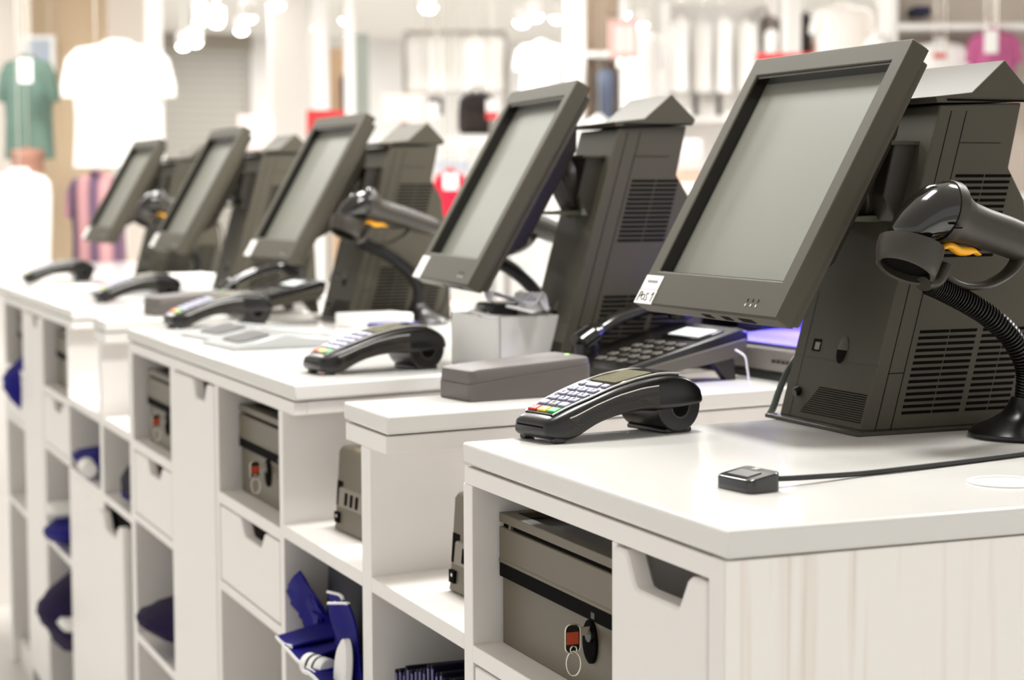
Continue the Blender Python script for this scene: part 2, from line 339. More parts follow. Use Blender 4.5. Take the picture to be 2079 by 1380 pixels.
# ------------------------------------------------------------------ point of sale terminals
LEAN = 0.27
TW = 0.089                                  # half width of the tower
def make_pos():
    root = thing('point_of_sale_terminal', '', 'cash register')
    prof = [(LEAN*0.004, 0.004), (LEAN*0.361, 0.361), (0.206, 0.365), (0.190, 0.292), (0.212, 0.256), (0.228, 0.12), (0.232, 0.004)]
    MB().prism(prof, 'y', -TW, TW).build('tower', M_PLA, root, 0.002)
    MB().prism([(-0.012, -TW-0.012), (0.245, -TW-0.012), (0.245, TW+0.012), (-0.012, TW+0.012)], 'z', 0, 0.0045).build('foot_plate', M_PLD, root, 0.001)
    # cap: a pitched roof with a lip
    cap = MB().prism([(0.092, 0.3635), (0.216, 0.3665), (0.219, 0.3745), (0.181, 0.412), (0.138, 0.3755), (0.090, 0.3705)], 'y', -TW-0.002, TW+0.002).build('tower_cap', M_PLA, root, 0.001)
    MB().box(0.105, 0.212, -TW-0.0032, -TW-0.0015, 0.3655, 0.368).build('cap_groove', M_HOLE, cap)
    # louvres on both side faces
    for sgn in (-1, 1):
        for (z0, z1, xa, xb, n) in ((0.019, 0.115, 0.046, 0.122, 14), (0.019, 0.115, 0.130, 0.188, 14), (0.192, 0.287, 0.046, 0.120, 14)):
            q = MB()
            for k in range(n):
                z = z0+(z1-z0)*(k+0.2)/n; h = (z1-z0)/n*0.5; sx = LEAN*z*0.95
                xm = xa+(xb-xa)*0.52
                for u, v in ((xa, xm-0.0008), (xm+0.0008, xb)):
                    q.prism([(u+sx, z), (v+sx, z), (v+sx+LEAN*h, z+h), (u+sx+LEAN*h, z+h)], 'y', sgn*(TW-0.004), sgn*(TW+0.0004))
            q.build('side_louvre', M_HOLE, root)
        q = MB()                            # panel seams
        for xo, za, zc in ((0.016, 0.004, 0.355), (0.036, 0.004, 0.355)):
            q.prism([(xo+LEAN*za, za), (xo+LEAN*za+0.001, za), (xo+LEAN*zc+0.001, zc), (xo+LEAN*zc, zc)], 'y', sgn*(TW-0.002), sgn*(TW+0.0003))
        q.box(0.016+LEAN*0.066, 0.036+LEAN*0.066, sgn*(TW-0.002), sgn*(TW+0.0003), 0.066, 0.067)
        q.box(0.038+LEAN*0.32, 0.178, sgn*(TW-0.002), sgn*(TW+0.0003), 0.3195, 0.3202)
        q.build('panel_seam', M_HOLE, root)
    # front panel fittings; F maps (y, z) on the slanted front
    def F(y, z, o=0.0): return (LEAN*z-o, y, z)
    def fquad(mb, y0, y1, z0, z1, o=0.0004, sk=0):
        a, b, c, d = F(y0, z0, o), F(y1, z0, o), F(y1, z1, o), F(y0+sk, z1, o)
        bk = [(p[0]+0.003, p[1], p[2]) for p in (a, b, c, d)]
        mb.add([a, b, c, d]+bk, [(0, 1, 2, 3), (7, 6, 5, 4), (0, 4, 5, 1), (1, 5, 6, 2), (2, 6, 7, 3), (3, 7, 4, 0)])
    q = MB(); fquad(q, -TW, TW, 0.0745, 0.0752); fquad(q, TW-0.022, TW-0.0214, 0.004, 0.15); q.build('front_seam', M_PLD, root)
    q = MB()
    nr = 13
    for r in range(nr):
        z = 0.012+0.0025*r; yL = 0.046-0.0024*r
        nc = 44
        for c in range(nc):
            y = -0.083+(yL+0.083)*(c+0.5)/nc; fquad(q, y-0.0008, y+0.0008, z, z+0.0012)
    q.build('speaker_grille', M_HOLE, root)
    Rm = Matrix.Rotation(math.radians(15), 4, 'Y')
    t = Matrix.Translation(F(-0.013, 0.087)) @ Rm
    el = lambda o, sc, f=None: [(o, 0.0105*sc*math.cos(a), 0.0165*sc*(f(math.sin(a)) if f else math.sin(a))) for a in [2*math.pi*k/28 for k in range(28)]]
    fo = MB().rings([el(0.004, 1), el(-0.0007, 1), el(-0.0009, 0.94)], m=t).build('finger_recess', mat('recess_lit_grey', (74, 70, 60), 0.4), root)  # raised oval in place of a recess; grey is its lit upper half
    MB().rings([el(0.0, 0.96, lambda v: min(v, 0.0)), el(-0.0014, 0.96, lambda v: min(v, 0.0))], m=t).build('recess_shade', M_HOLE, fo)  # shade in the lower half, painted as a black half oval
    q = MB(); fquad(q, 0.035, 0.052, 0.082, 0.096, 0.0006); u = q.build('usb_port', M_HOLE, root)
    q = MB(); fquad(q, 0.036, 0.046, 0.084, 0.0925, 0.0012); q.build('usb_tongue', mat('port_metal', (128, 122, 108), 0.5), u)
    q = MB().cyl(F(0.057, 0.036), F(0.057, 0.033, 0.007), 0.0052, 16); q.build('power_button', M_BLK, root, 0.0006)
    # neck and hinge
    q = MB().prism([(LEAN*0.232-0.004, 0.232), (LEAN*0.232+0.03, 0.232), (LEAN*0.322+0.03, 0.322), (LEAN*0.322-0.030, 0.322), (LEAN*0.27-0.030, 0.262)], 'y', -0.062, 0.062)
    nk = q.build('neck_bracket', M_PLD, root, 0.002)
    MB().prism([(0.050, 0.3175), (0.094, 0.3175), (0.094, 0.3225), (0.050, 0.3225)], 'y', -0.066, 0.066).build('bracket_rim', M_PLA, nk, 0.001)
    MB().cyl((0.034, 0.0, 0.270), (0.062, 0.0, 0.280), 0.040, 32).build('hinge_drum', M_PLD, root, 0.002)
    MB().prism([(0.010, 0.233), (0.062, 0.232), (0.062, 0.240), (0.010, 0.238)], 'y', -0.03, 0.03).build('hinge_plate', mat('green_grey_plastic', (104, 106, 88), 0.4), root, 0.001)
    # monitor: local axes = width (world y), height along the tilt, depth
    hv = Vector((0.168, 0, 0.298)).normalized(); nb = Vector((hv.z, 0, -hv.x)); wv = Vector((0, 1, 0))
    T = Matrix((wv, hv, -nb)).transposed().to_4x4(); T.translation = Vector((-0.122, 0.059, 0.132))
    MW, MH = 0.341, 0.343
    q = MB(T)
    q.frame((-MW/2, MW/2, 0, MH), (-MW/2+0.0232, MW/2-0.0232, 0.0455, MH-0.0255), -0.022, 0.0)
    mon = q.build('monitor', M_PLA, root, 0.002)
    MB(T).box(-MW/2+0.001, MW/2-0.001, 0.001, MH-0.001, -0.024, -0.020).build('monitor_back_plate', M_PLA, mon)
    MB(T).frame((-MW/2+0.0230, MW/2-0.0230, 0.0453, MH-0.0253), (-MW/2+0.0262, MW/2-0.0262, 0.0465, MH-0.0287), -0.020, -0.0025).build('screen_surround', M_GLS, mon)
    MB(T).box(-MW/2+0.0235, MW/2-0.0235, 0.046, MH-0.026, -0.0195, -0.0165).build('screen', M_SCR, mon)
    MB(T).box(-MW/2+0.005, MW/2-0.005, 0.006, MH-0.012, -0.034, -0.024).build('rear_shell', M_PLA, mon, 0.003)
    q = MB(T)
    ro = [[(-0.145, 0.06, -0.034), (0.145, 0.06, -0.034), (0.145, 0.30, -0.034), (-0.145, 0.30, -0.034)],
          [(-0.118, 0.10, -0.064), (0.118, 0.10, -0.064), (0.118, 0.262, -0.064), (-0.118, 0.262, -0.064)]]
    q.rings(ro); q.build('rear_hump', M_PLD, mon, 0.002)
    q = MB(T)
    for yy, w in ((-0.09, 0.03), (-0.045, 0.018), (0.0, 0.02)): MB(T).box(yy-w/2, yy+w/2, -0.0004, 0.003, -0.018, -0.009).build('bottom_port', M_HOLE, mon)
    for k in range(3):
        MB(T).box(-0.118+k*0.0115-0.0009, -0.118+k*0.0115+0.0009, 0.0175, 0.021, -0.001, 0.0006).build('button_mark', M_INK, mon)
        MB(T).box(-0.118+k*0.0115-0.0012, -0.118+k*0.0115+0.0012, 0.0115, 0.0145, -0.001, 0.0005).build('indicator_symbol', mat('symbol_white', (205, 203, 198), 0.5), mon)
    # paper stickers on the lower left corner of the bezel
    MB(T).box(MW/2-0.0465, MW/2-0.0005, 0.0005, 0.0190, -0.0005, 0.0007).build('till_sticker', M_STK, mon)
    MB(T).box(MW/2-0.0455, MW/2-0.0005, 0.0198, 0.0385, -0.0005, 0.0006).build('upper_sticker', M_STK, mon)
    return root, T, MW
pos, TM, MWd = make_pos()
pos.location = (0.418, 0.550, H); pos['label'] = 'till with handwritten POS 1 sticker on its monitor, nearest the camera'
pos['group'] = 'point of sale terminals along the desks'
for args in (((0.412, 1.350, H), -6, 'second till from the right, in front of the red and black background clothes', 0.020),
             ((0.441, 2.520, H), 1, 'third till from the right, with the bright lower screen and a scanner on its right', 0.006),
             ((0.392, 3.345, H), 0, 'fourth till from the right, second from the left end', 0),
             ((0.402, 4.385, H), 2, 'leftmost blurred till, in front of the plaid shirt', 0)):
    c = dup(pos, args[0], math.radians(args[1]), args[2])
    for ch in c.children:
        if ch.name.startswith('monitor') and args[3]: ch.location.x -= args[3]
# handwriting on the near sticker: P O S 1
stk = [c for c in pos.children if c.name.startswith('monitor')][0]
stk = [c for c in stk.children if c.name.startswith('till_sticker')][0]
def strokes(name, lines, mt, parent, x0, y0, sx, sy, r, z=0.0011):
    q = MB(TM)
    for ln in lines: q.sweep([(x0-sx*a, y0+sy*b, z) for a, b in ln], (r, r*0.5), 6, (0, 0, 1))
    return q.build(name, mt, parent)
circ = [(0.30+0.12*math.cos(t), 0.45+0.27*math.sin(t)) for t in [2*math.pi*k/14 for k in range(15)]]
wr = [[(0.0, 0.0), (0.03, 0.95)], [(0.03, 0.9), (0.13, 0.98), (0.19, 0.8), (0.14, 0.6), (0.02, 0.5)], [(a+0.02, b) for a, b in circ],
      [(0.64, 0.82), (0.55, 0.86), (0.49, 0.72), (0.56, 0.5), (0.63, 0.32), (0.57, 0.12), (0.47, 0.16)],
      [(0.83, 0.68), (0.95, 0.98), (0.94, 0.02)]]
strokes('handwriting', wr, M_INK, stk, MWd/2-0.0060, 0.0030, 0.038, 0.0135, 0.00058)
stk2 = [c for c in stk.parent.children if c.name.startswith('upper_sticker')][0]
wr2 = [[(0.16*k+0.05, 0.2), (0.16*k+0.05, 0.6), (0.16*k+0.15, 0.55), (0.16*k+0.13, 0.25)] for k in range(7)]
strokes('faint_print', wr2, M_GREY, stk2, MWd/2-0.010, 0.026, 0.024, 0.010, 0.0005, 0.0009)

# ------------------------------------------------------------------ card payment terminals
def make_card():
    root = thing('card_terminal', '', 'card terminal')
    root.scale = (0.95, 0.95, 0.95)
    st = [(0.000, .030, .010, .021), (.004, .036, .0055, .027), (.018, .0405, .0025, .0335), (.036, .0425, .0030, .0405), (.065, .0435, .0165, .0500), (.095, .0440, .0245, .0590),
          (.130, .0445, .0280, .0665), (.160, .0445, .0260, .0700), (.185, .0445, .0270, .0695), (.203, .0440, .0290, .0645), (.216, .0425, .0310, .0550), (.221, .039, .034, .047)]
    P = [Vector(s) for s in [(a, b, c) for a, b, c, d in st]]
    rings = []
    def ztop(x):
        for (a, b) in zip(st[:-1], st[1:]):
            if a[0] <= x <= b[0]: t = (x-a[0])/(b[0]-a[0]); return a[3]+t*(b[3]-a[3])
        return st[-1][3]
    def interp(x):
        for (a, b) in zip(st[:-1], st[1:]):
            if a[0] <= x <= b[0]: t = (x-a[0])/(b[0]-a[0]); return [a[i]+t*(b[i]-a[i]) for i in range(4)]
        return st[-1]
    xs = [s[0] for s in st]
    fine = catmull([(s[0], s[1], s[2]) for s in st], 3); fz = catmull([(s[0], s[3], 0) for s in st], 3)
    for a, b in zip(fine, fz):
        x, w, zl, zt = a.x, a.y, a.z, b.y; cz, hz = (zl+zt)/2, (zt-zl)/2; ring = []
        for k in range(32):
            t = 2*math.pi*k/32; c, s_ = math.cos(t), math.sin(t); e = 2/5.0
            yy = w*math.copysign(abs(c)**e, c); zz = hz*math.copysign(abs(s_)**e, s_)
            yy *= 1.0 - 0.10*(0.5+0.5*(zz/hz))            # narrower at the top
            ring.append((x, yy, cz+zz))
        rings.append(ring)
    MB().rings(rings).build('body', M_BLK, root, sharp=60)
    # paper roll housing at the rear
    MB().cyl((0.186, -0.0385, 0.0320), (0.186, 0.0385, 0.0320), 0.0315, 36).build('roll_housing', M_BLK, root, 0.002)
    for sg in (-1, 1):
        cp_ = MB().cyl((0.187, sg*0.0380, 0.0305), (0.187, sg*0.0392, 0.0305), 0.0145, 28).build('roll_cap', M_PLD, root, 0.0008)
        MB().cyl((0.187, sg*0.0392, 0.0305), (0.187, sg*0.0396, 0.0305), 0.0115, 24).build('cap_recess', M_HOLE, cp_)
    MB().box(0.166, 0.206, -0.037, 0.037, 0.0, 0.006).build('rear_foot', M_BLK, root, 0.002)
    for sg in (-1, 1): MB().box(0.010, 0.024, sg*0.030-0.006, sg*0.030+0.006, 0.0, 0.008).build('front_foot', M_BLK, root, 0.0015)
    # textured side grips and the bright edge lines above them
    for sg in (-1, 1):
        lo = []; hi = []
        for k in range(15):
            x = 0.028+0.125*k/14; a = interp(x); hgt = a[3]-a[2]
            hi.append((x, a[2]+hgt*0.70)); lo.append((x, a[2]+hgt*0.16))
        q = MB()
        def side(x, z, o):
            a = interp(x); w = a[1]*(1.0-0.10*min(1, max(0, (z-a[2])/(a[3]-a[2]))))
            return (x, sg*(w*0.985+o), z)
        n = len(lo)
        vs = [side(x, z, 0.0006) for x, z in lo]+[side(x, z, 0.0006) for x, z in hi]+[side(x, z, -0.004) for x, z in lo]+[side(x, z, -0.004) for x, z in hi]
        fs = []
        for k in range(n-1): fs += [(k, k+1, n+k+1, n+k), (2*n+k, 3*n+k, 3*n+k+1, 2*n+k+1), (k, 2*n+k, 2*n+k+1, k+1), (n+k, n+k+1, 3*n+k+1, 3*n+k)]
        fs += [(0, n, 3*n, 2*n), (n-1, 3*n-1, 4*n-1, 2*n-1)]
        q.add(vs, fs); gp = q.build('side_grip', M_PLD, root)
        q = MB()
        for r in range(7):
            for c in range(30):
                x = 0.031+0.118*(c+(0.5 if r % 2 else 0))/30; a = interp(x); z = a[2]+(a[3]-a[2])*(0.23+0.065*r)
                if x > 0.09 and (x-0.09)/0.06 > 1-r/7.5: continue
                p = side(x, z, 0.0009); q.box(p[0]-0.0011, p[0]+0.0011, min(p[1], p[1]-sg*0.002), max(p[1], p[1]-sg*0.002), z-0.0006, z+0.0006)
        q.build('grip_dimples', M_BLK, gp)
        q = MB(); q.sweep([side(x, z+0.0012, 0.0004) for x, z in hi], (0.0007, 0.0007), 6, (0, 1, 0)); q.build('trim_line', mat('pale_trim', (205, 203, 200), 0.3), root)
    # top fascia with keys and display
    def top(x, y, up=0.0):
        z0, z1 = ztop(max(0, x-0.004)), ztop(x+0.004); sl = math.atan2(z1-z0, 0.008)
        return Matrix.Translation((x, y, ztop(x)+up-0.0006)) @ Matrix.Rotation(-sl, 4, 'Y')
    q = MB()
    n = 12
    L = []; 
    for k in range(n):
        x = 0.012+0.178*k/(n-1); mt_ = top(x, 0, 0.0006); w = 0.026+0.006*min(1, k/3)
        L.append([tuple(mt_ @ Vector(p)) for p in ((0, -w, 0.0014), (0, w, 0.0014), (0, w, -0.003), (0, -w, -0.003))])
    q.rings(L); q.build('fascia', M_GLS, root)
    for sg in (-1, 1):
        q = MB(); q.sweep([(0.012+0.178*k/(n-1), sg*(0.0265+0.006*min(1, k/3)), ztop(0.012+0.178*k/(n-1))+0.0010) for k in range(n)], (0.0011, 0.0011), 6, (0, 0, 1))
        q.build('fascia_edge', mat('edge_grey', (186, 183, 176), 0.25), root)
    def key(name, x, y, w, d, mt_, hgt=0.0026):
        return MB(top(x, y)).box(-d/2, d/2, -w/2, w/2, 0.0005, hgt+0.0012).build(name, mt_, root, 0.0012)
    key('cancel_key', 0.0205, 0.0185, 0.0165, 0.010, M_RED); key('correct_key', 0.0205, 0.0, 0.0165, 0.010, M_YEL); key('enter_key', 0.0205, -0.0185, 0.0165, 0.010, M_GRN)
    digs = ['.0,', '789', '456', '123']
    numerals = []
    for r in range(4):
        for c in range(3):
            numerals.append((key('number_key', 0.0345+0.0135*r, 0.019-0.019*c, 0.0150, 0.0088, M_KEY), digs[r][c], 0.0345+0.0135*r, 0.019-0.019*c))
    key('menu_key', 0.0905, 0.022, 0.010, 0.008, M_KEY); key('arrow_key', 0.0905, 0.0, 0.024, 0.010, M_KEY); key('function_key', 0.0905, -0.022, 0.010, 0.008, M_KEY)
    MB(top(0.130, 0)).box(-0.028, 0.026, -0.024, 0.024, 0.0008, 0.0018).build('display', M_LCD, root)
    MB(top(0.172, 0)).box(-0.012, 0.012, -0.026, 0.026, -0.0010, 0.0024).build('printer_flap', M_GLS, root)
    MB().box(-0.0006, 0.006, -0.025, 0.025, 0.0175, 0.0195).build('card_slot', M_HOLE, root)
    return root, numerals, top
card, numerals, ctop = make_card()
card.location = (0.066, 0.560, H); card.rotation_euler = (0, 0, math.radians(12)); card['label'] = 'black card terminal with red, yellow and green keys on the near worktop'
card['group'] = 'hand held card terminals on the desks'
for loc, rz, lab in (((0.066, 1.395, H), 10, 'black card terminal at the near corner of the middle worktop'),
                     ((0.075, 2.445, H), 6, 'blurred card terminal at the far end of the middle desk, beside the third till'),
                     ((0.105, 3.43, H), 5, 'blurred dark card terminal before the small white box on the far desk'),
                     ((0.090, 4.58, H), 4, 'leftmost blurred card terminal at the left edge of the row')):
    dup(card, loc, math.radians(rz), lab)
for ko, ch, kx, ky in numerals:
    if ch in '.,': continue
    cu = bpy.data.curves.new('numeral', 'FONT'); cu.body = ch; cu.size = 0.0075; cu.align_x = 'CENTER'; cu.align_y = 'CENTER'; cu.extrude = 0.0002
    to = bpy.data.objects.new('tmp', cu); COL.objects.link(to)
    bpy.context.view_layer.update()
    me = bpy.data.meshes.new_from_object(to.evaluated_get(bpy.context.evaluated_depsgraph_get()))
    bpy.data.objects.remove(to)
    me.transform(ctop(kx, ky) @ Matrix.Translation((0, 0, 0.0040)) @ Matrix.Rotation(math.radians(-90), 4, 'Z'))
    me.materials.clear(); me.materials.append(M_INK)
    no = bpy.data.objects.new('numeral', me); COL.objects.link(no); no.parent = ko

# ------------------------------------------------------------------ barcode scanners and their stands
def make_scanner():
    root = thing('barcode_scanner', '', 'barcode scanner')
    def ell(cx, cz, half, wid, ang):
        r = Vector((math.cos(ang), 0, math.sin(ang)))
        return [tuple(Vector((cx, 0, cz)) + r*half*math.cos(t) + Vector((0, 1, 0))*wid*math.sin(t)) for t in [2*math.pi*k/24 for k in range(24)]]
    D = math.radians
    hd = [(0.3955, .218, .004, .008, 118), (0.3975, .2195, .012, .020, 118), (0.408, .228, .0185, .026, 108), (0.419, .2365, .0235, .029, 98), (0.432, .2435, .0285, .0305, 88), (0.446, .2465, .0310, .031, 80), (0.4525, .2462, .0312, .031, 77)]
    MB().rings([ell(a-0.45, b, c, d, D(e)) for a, b, c, d, e in hd]).build('head_shell', M_GLS, root, sharp=60)
    MB().rings([ell(a-0.45, b, c, d, D(e)) for a, b, c, d, e in ((.4515, .2462, .0325, .0325, 77), (.4535, .2460, .0330, .033, 77), (.4610, .2440, .0330, .033, 76), (.4630, .2435, .0318, .032, 76))]).build('head_band', M_PLD, root, sharp=60)
    hn = [(.462, .2430, .0305, .0305, 76), (.470, .2385, .0265, .026, 74), (.480, .2330, .0236, .0225, 72), (.500, .2275, .0218, .021, 72), (.528, .2195, .0215, .0205, 72), (.560, .2090, .0205, .0195, 72), (.590, .1990, .0190, .018, 72), (.606, .1935, .0160, .015, 72), (.611, .192, .010, .010, 72)]
    MB().rings([ell(a-0.45, b, c, d, D(e)) for a, b, c, d, e in hn]).build('handle', M_PLD, root, sharp=60)
    tr = catmull([(0.4500-.45, 0, .2075), (.4600-.45, 0, .2095), (.4720-.45, 0, .2040), (.4830-.45, 0, .2035), (.4900-.45, 0, .2035), (.4965-.45, 0, .1995)], 4)
    n = len(tr); rad = [(0.006, 0.0016+0.0034*math.sin(math.pi*min(1, (k+1)/(n*0.95)))) for k in range(n)]
    MB().sweep(tr, rad, 14, (0, 1, 0)).build('trigger', M_ORG, root)
    MB().box(-0.006, 0.002, -0.034, -0.030, 0.228, 0.2295).build('sound_slot', M_HOLE, root)
    MB(Matrix.Translation((-0.036, 0, 0.2425)) @ Matrix.Rotation(D(-40), 4, 'Y')).box(-0.012, 0.008, -0.008, 0.008, -0.003, 0.0015).build('status_window', M_GLS, root, 0.001)
    MB().sweep(catmull([(0.158, 0, .193), (0.19, 0.01, .175), (0.205, 0.03, .12), (0.20, 0.06, .04), (0.19, 0.09, 0.0035)], 8), 0.003, 8).build('cord', M_CAB2, root)
    return root
def make_stand():
    root = thing('scanner_stand', '', 'scanner stand')
    # tapering open cup that carries the scanner's nose
    ax = Vector((-0.36, -0.17, -0.92)).normalized(); ux = Vector((0.87, 0, -0.34)).normalized(); uy = ax.cross(ux).normalized(); ux = uy.cross(ax)
    c0 = Vector((-0.034, 0.004, 0.2125)); n = 32
    def ringc(t, r, cut=0.0): return [tuple(c0 + ax*(t+cut*(0.5+0.5*math.cos(a))) + ux*r*math.cos(a) + uy*r*math.sin(a)) for a in [2*math.pi*k/n for k in range(n)]]
    R = [ringc(0.0, .0345), ringc(.008, .0350), ringc(.020, .0330, .006), ringc(.026, .0315, .008), ringc(.028, .0295, .008), ringc(.026, .0268, .008), ringc(.020, .0285, .006), ringc(.008, .0320), ringc(0.0, .0325)]
    MB().rings(R, True, False).build('cup', M_PLD, root, 0, sharp=60)
    MB().rings([ringc(.018, .0290, .006), ringc(.020, .0290, .006)]).build('cup_floor', M_HOLE, root)
    MB().sweep(catmull([(-0.022, 0, .170), (-0.008, 0, .1725), (0.004, 0, .190)], 5), (0.014, 0.0075), 14, (0, 1, 0)).build('cup_bracket', M_PLD, root)
    arc = catmull([(0.000, 0, .181), (0.012, 0, .172), (0.030, 0, .1665), (0.055, 0, .167), (0.078, 0, .1755), (0.092, 0, .186), (0.098, 0, .196)], 5)
    MB().sweep(arc, (0.012, 0.0042), 14, (0, 1, 0)).build('support_loop', M_PLD, root)
    path = catmull([(-0.014, 0, .1700), (0.006, 0, .1620), (0.032, 0, .1500), (0.064, 0.002, .1330), (0.096, 0.006, .1090), (0.118, 0.010, .0780), (0.122, 0.014, .0480), (0.122, 0.016, .030)], 34)
    rad = [0.0124 if k % 4 < 2 else 0.0096 for k in range(len(path))]
    MB().sweep(path, [(r, r) for r in rad], 18, (0, 1, 0)).build('gooseneck', M_BLK, root, sharp=30)
    B = Matrix.Translation((0.122, 0.016, 0))
    MB(B).lathe([(0.056, 0.0), (0.060, 0.003), (0.060, 0.006), (0.052, 0.012), (0.036, 0.019), (0.024, 0.027), (0.0165, 0.038), (0.0145, 0.044)], 36).build('base', M_BLK, root, 0.0005)
    return root
scan = make_scanner(); scan.location = (0.45, 0.362, H); scan['label'] = 'near black barcode scanner with amber trigger, resting in its cup at right'; scan['group'] = 'barcode scanners beside the tills'
stand = make_stand(); stand.location = (0.45, 0.362, H); stand['label'] = 'black gooseneck scanner stand at the right edge, on the near worktop'; stand['group'] = 'gooseneck scanner stands'
for loc, rz, l1, l2 in (((0.453, 2.335, H), 3, 'blurred barcode scanner with amber trigger beside the third till', 'gooseneck stand holding the scanner beside the third till'),
                        ((0.405, 4.12, H), 5, 'faint blurred barcode scanner with amber trigger beside the leftmost till', 'dim gooseneck stand of the scanner beside the leftmost till'),
                        ((0.43, 1.62, H), 10, 'barcode scanner mostly hidden behind the second till, amber bit showing', 'gooseneck stand mostly hidden behind the second till')):
    dup(scan, loc, math.radians(rz), l1); dup(stand, loc, math.radians(rz), l2)

# ------------------------------------------------------------------ small reader with cable on the near worktop
r_ = thing('cable_reader', 'small black wedge reader with cable lying on the near worktop', 'reader', (0.1185, 0.179, H), math.radians(8))
pl = rrect(0.036, 0.052, 0.007, 5)
def wedge(z, inset=0.0): return [(x*(1-inset), y*(1-inset*0.7), z(x)) for x, y in pl]
MB().rings([wedge(lambda x: 0.0), wedge(lambda x: 0.0105+0.16*(x+0.018)), wedge(lambda x: 0.0118+0.16*(x+0.018), 0.05)]).build('case', M_GLS, r_, 0.0006)
tm = Matrix.Translation((-0.002, 0.002, 0.0148)) @ Matrix.Rotation(-math.atan(0.16), 4, 'Y')
MB(tm).box(-0.009, 0.007, -0.015, 0.015, -0.001, 0.0003).build('window', mat('reader_window', (70, 72, 66), 0.3), r_)
tm2 = Matrix.Translation((0.012, 0.004, 0.0170)) @ Matrix.Rotation(-math.atan(0.16), 4, 'Y')
q = MB(tm2); q.frame((-0.0025, 0.0025, -0.0036, 0.0036), (-0.0019, 0.0019, -0.0030, 0.0030), -0.0004, 0.0003); q.box(-0.001, 0.001, -0.0012, 0.0012, -0.0004, 0.0003)
q.build('printed_mark', mat('mark_white', (225, 225, 220), 0.5), r_)
cb = catmull([(0.0165, -0.004, 0.0085), (0.040, -0.0055, 0.0072), (0.085, -0.002, 0.0052), (0.135, 0.004, 0.0030), (0.19, 0.006, 0.0030), (0.26, 0.012, 0.0028), (0.34, 0.02, 0.0028), (0.42, 0.03, 0.0028), (0.50, 0.035, 0.0028)], 8)
MB().sweep(cb, 0.0026, 10, (0, 0, 1)).build('cable', M_CAB2, r_)
MB().cyl((0.0165, -0.004, 0.0086), (0.026, -0.005, 0.0080), 0.0036, 14).build('strain_relief', M_BLK, r_)

# ------------------------------------------------------------------ grey boxes, phones, note checker, trays, white boxes
def make_greybox():
    root = thing('countertop_device', '', 'device')
    Lb = 0.185; pl_ = rrect(Lb, 0.088, 0.010, 4, Lb/2, 0)
    def ring(zf, sc): return [(Lb/2+(x-Lb/2)*sc, y*sc, zf(x)) for x, y in pl_]
    MB().rings([ring(lambda x: 0.0, 0.985), ring(lambda x: 0.002, 1.0), ring(lambda x: 0.022+0.10*x, 1.0)]).build('lower_shell', M_CRD, root, 0.0005)
    MB().rings([ring(lambda x: 0.0226+0.10*x, 0.992), ring(lambda x: 0.0385+0.055*x, 0.975), ring(lambda x: 0.0405+0.055*x, 0.945), ring(lambda x: 0.0412+0.055*x, 0.90)]).build('upper_shell', M_CRD, root, 0.0005)
    MB().box(0.168, 0.173, -0.006, -0.001, 0.048, 0.0515).build('status_light', mat('green_led', (170, 255, 110), 0.4, emit=(170, 255, 90), es=2), root)
    return root
gb = make_greybox(); gb.location = (0.137, 0.984, H); gb.rotation_euler = (0, 0, math.radians(8)); gb['label'] = 'low grey plastic box on the narrow worktop, behind the near card terminal'
dup(gb, (0.125, 2.862, H), math.radians(10), 'blurred low grey plastic box far along the row, above the printers', 'low grey boxes'); gb['group'] = 'low grey boxes'

def make_phone():
    root = thing('desk_phone', '', 'telephone')
    sl = math.atan2(0.040, 0.20)
    prof = [(0.0, 0.010), (0.006, 0.022), (0.02, 0.0285), (0.205, 0.0735), (0.218, 0.0690), (0.220, 0.058), (0.205, 0.038), (0.02, 0.009)]
    MB().prism(prof, 'y', -0.088, 0.088).build('base', M_BLK, root, 0.003)
    MB().prism([(0.012, 0.0195), (0.214, 0.0590), (0.216, 0.050), (0.205, 0.034), (0.016, 0.0055)], 'y', -0.0895, 0.0895).build('lower_shell', mat('phone_grey', (84, 79, 68), 0.4), root, 0.001)
    for sg in (-1, 1): MB().prism([(0.16, 0.034), (0.20, 0.038), (0.205, 0.0), (0.188, 0.0)], 'y', sg*0.07-0.008, sg*0.07+0.008).build('foot', M_PLD, root, 0.001)
    MB().box(0.008, 0.030, -0.08, 0.08, 0.0, 0.008).build('front_foot', M_PLD, root)
    A = math.atan2(0.045, 0.185)
    def top(x, y): return Matrix.Translation((x, y, 0.0285+(x-0.02)*0.045/0.185)) @ Matrix.Rotation(-A, 4, 'Y')
    for r in range(5):
        for c in range(4): MB(top(0.032+0.0205*r, -0.070+0.026*c)).box(-0.006, 0.006, -0.008, 0.008, 0, 0.003).build('phone_key', mat('phone_key_grey', (92, 88, 80), 0.3) if (r*3+c) % 5 else M_PLD, root, 0.0012)
    MB(top(0.165, -0.030)).box(-0.025, 0.022, -0.045, 0.045, 0, 0.0025).build('display_bezel', M_GLS, root, 0.001)
    MB(top(0.165, -0.030)).box(-0.018, 0.016, -0.038, 0.038, 0.0024, 0.0034).build('display', M_LCDL, root)
    hs = catmull([(0.030, 0.064, 0.050), (0.055, 0.064, 0.064), (0.095, 0.064, 0.083), (0.135, 0.064, 0.094), (0.175, 0.064, 0.100), (0.218, 0.064, 0.098)], 6)
    rd = [(0.021 if (k < 7 or k > len(hs)-8) else 0.016, 0.015 if (k < 7 or k > len(hs)-8) else 0.010) for k in range(len(hs))]
    hso = MB().sweep(hs, rd, 16, (0, 1, 0)).build('handset', M_GLS, root, sharp=60)
    for xx, zz in ((0.044, 0.044), (0.208, 0.090)): MB().cyl((xx, 0.064, zz-0.012), (xx, 0.064, zz+0.006), 0.018, 18).build('earpiece', M_BLK, hso, 0.002)
    return root
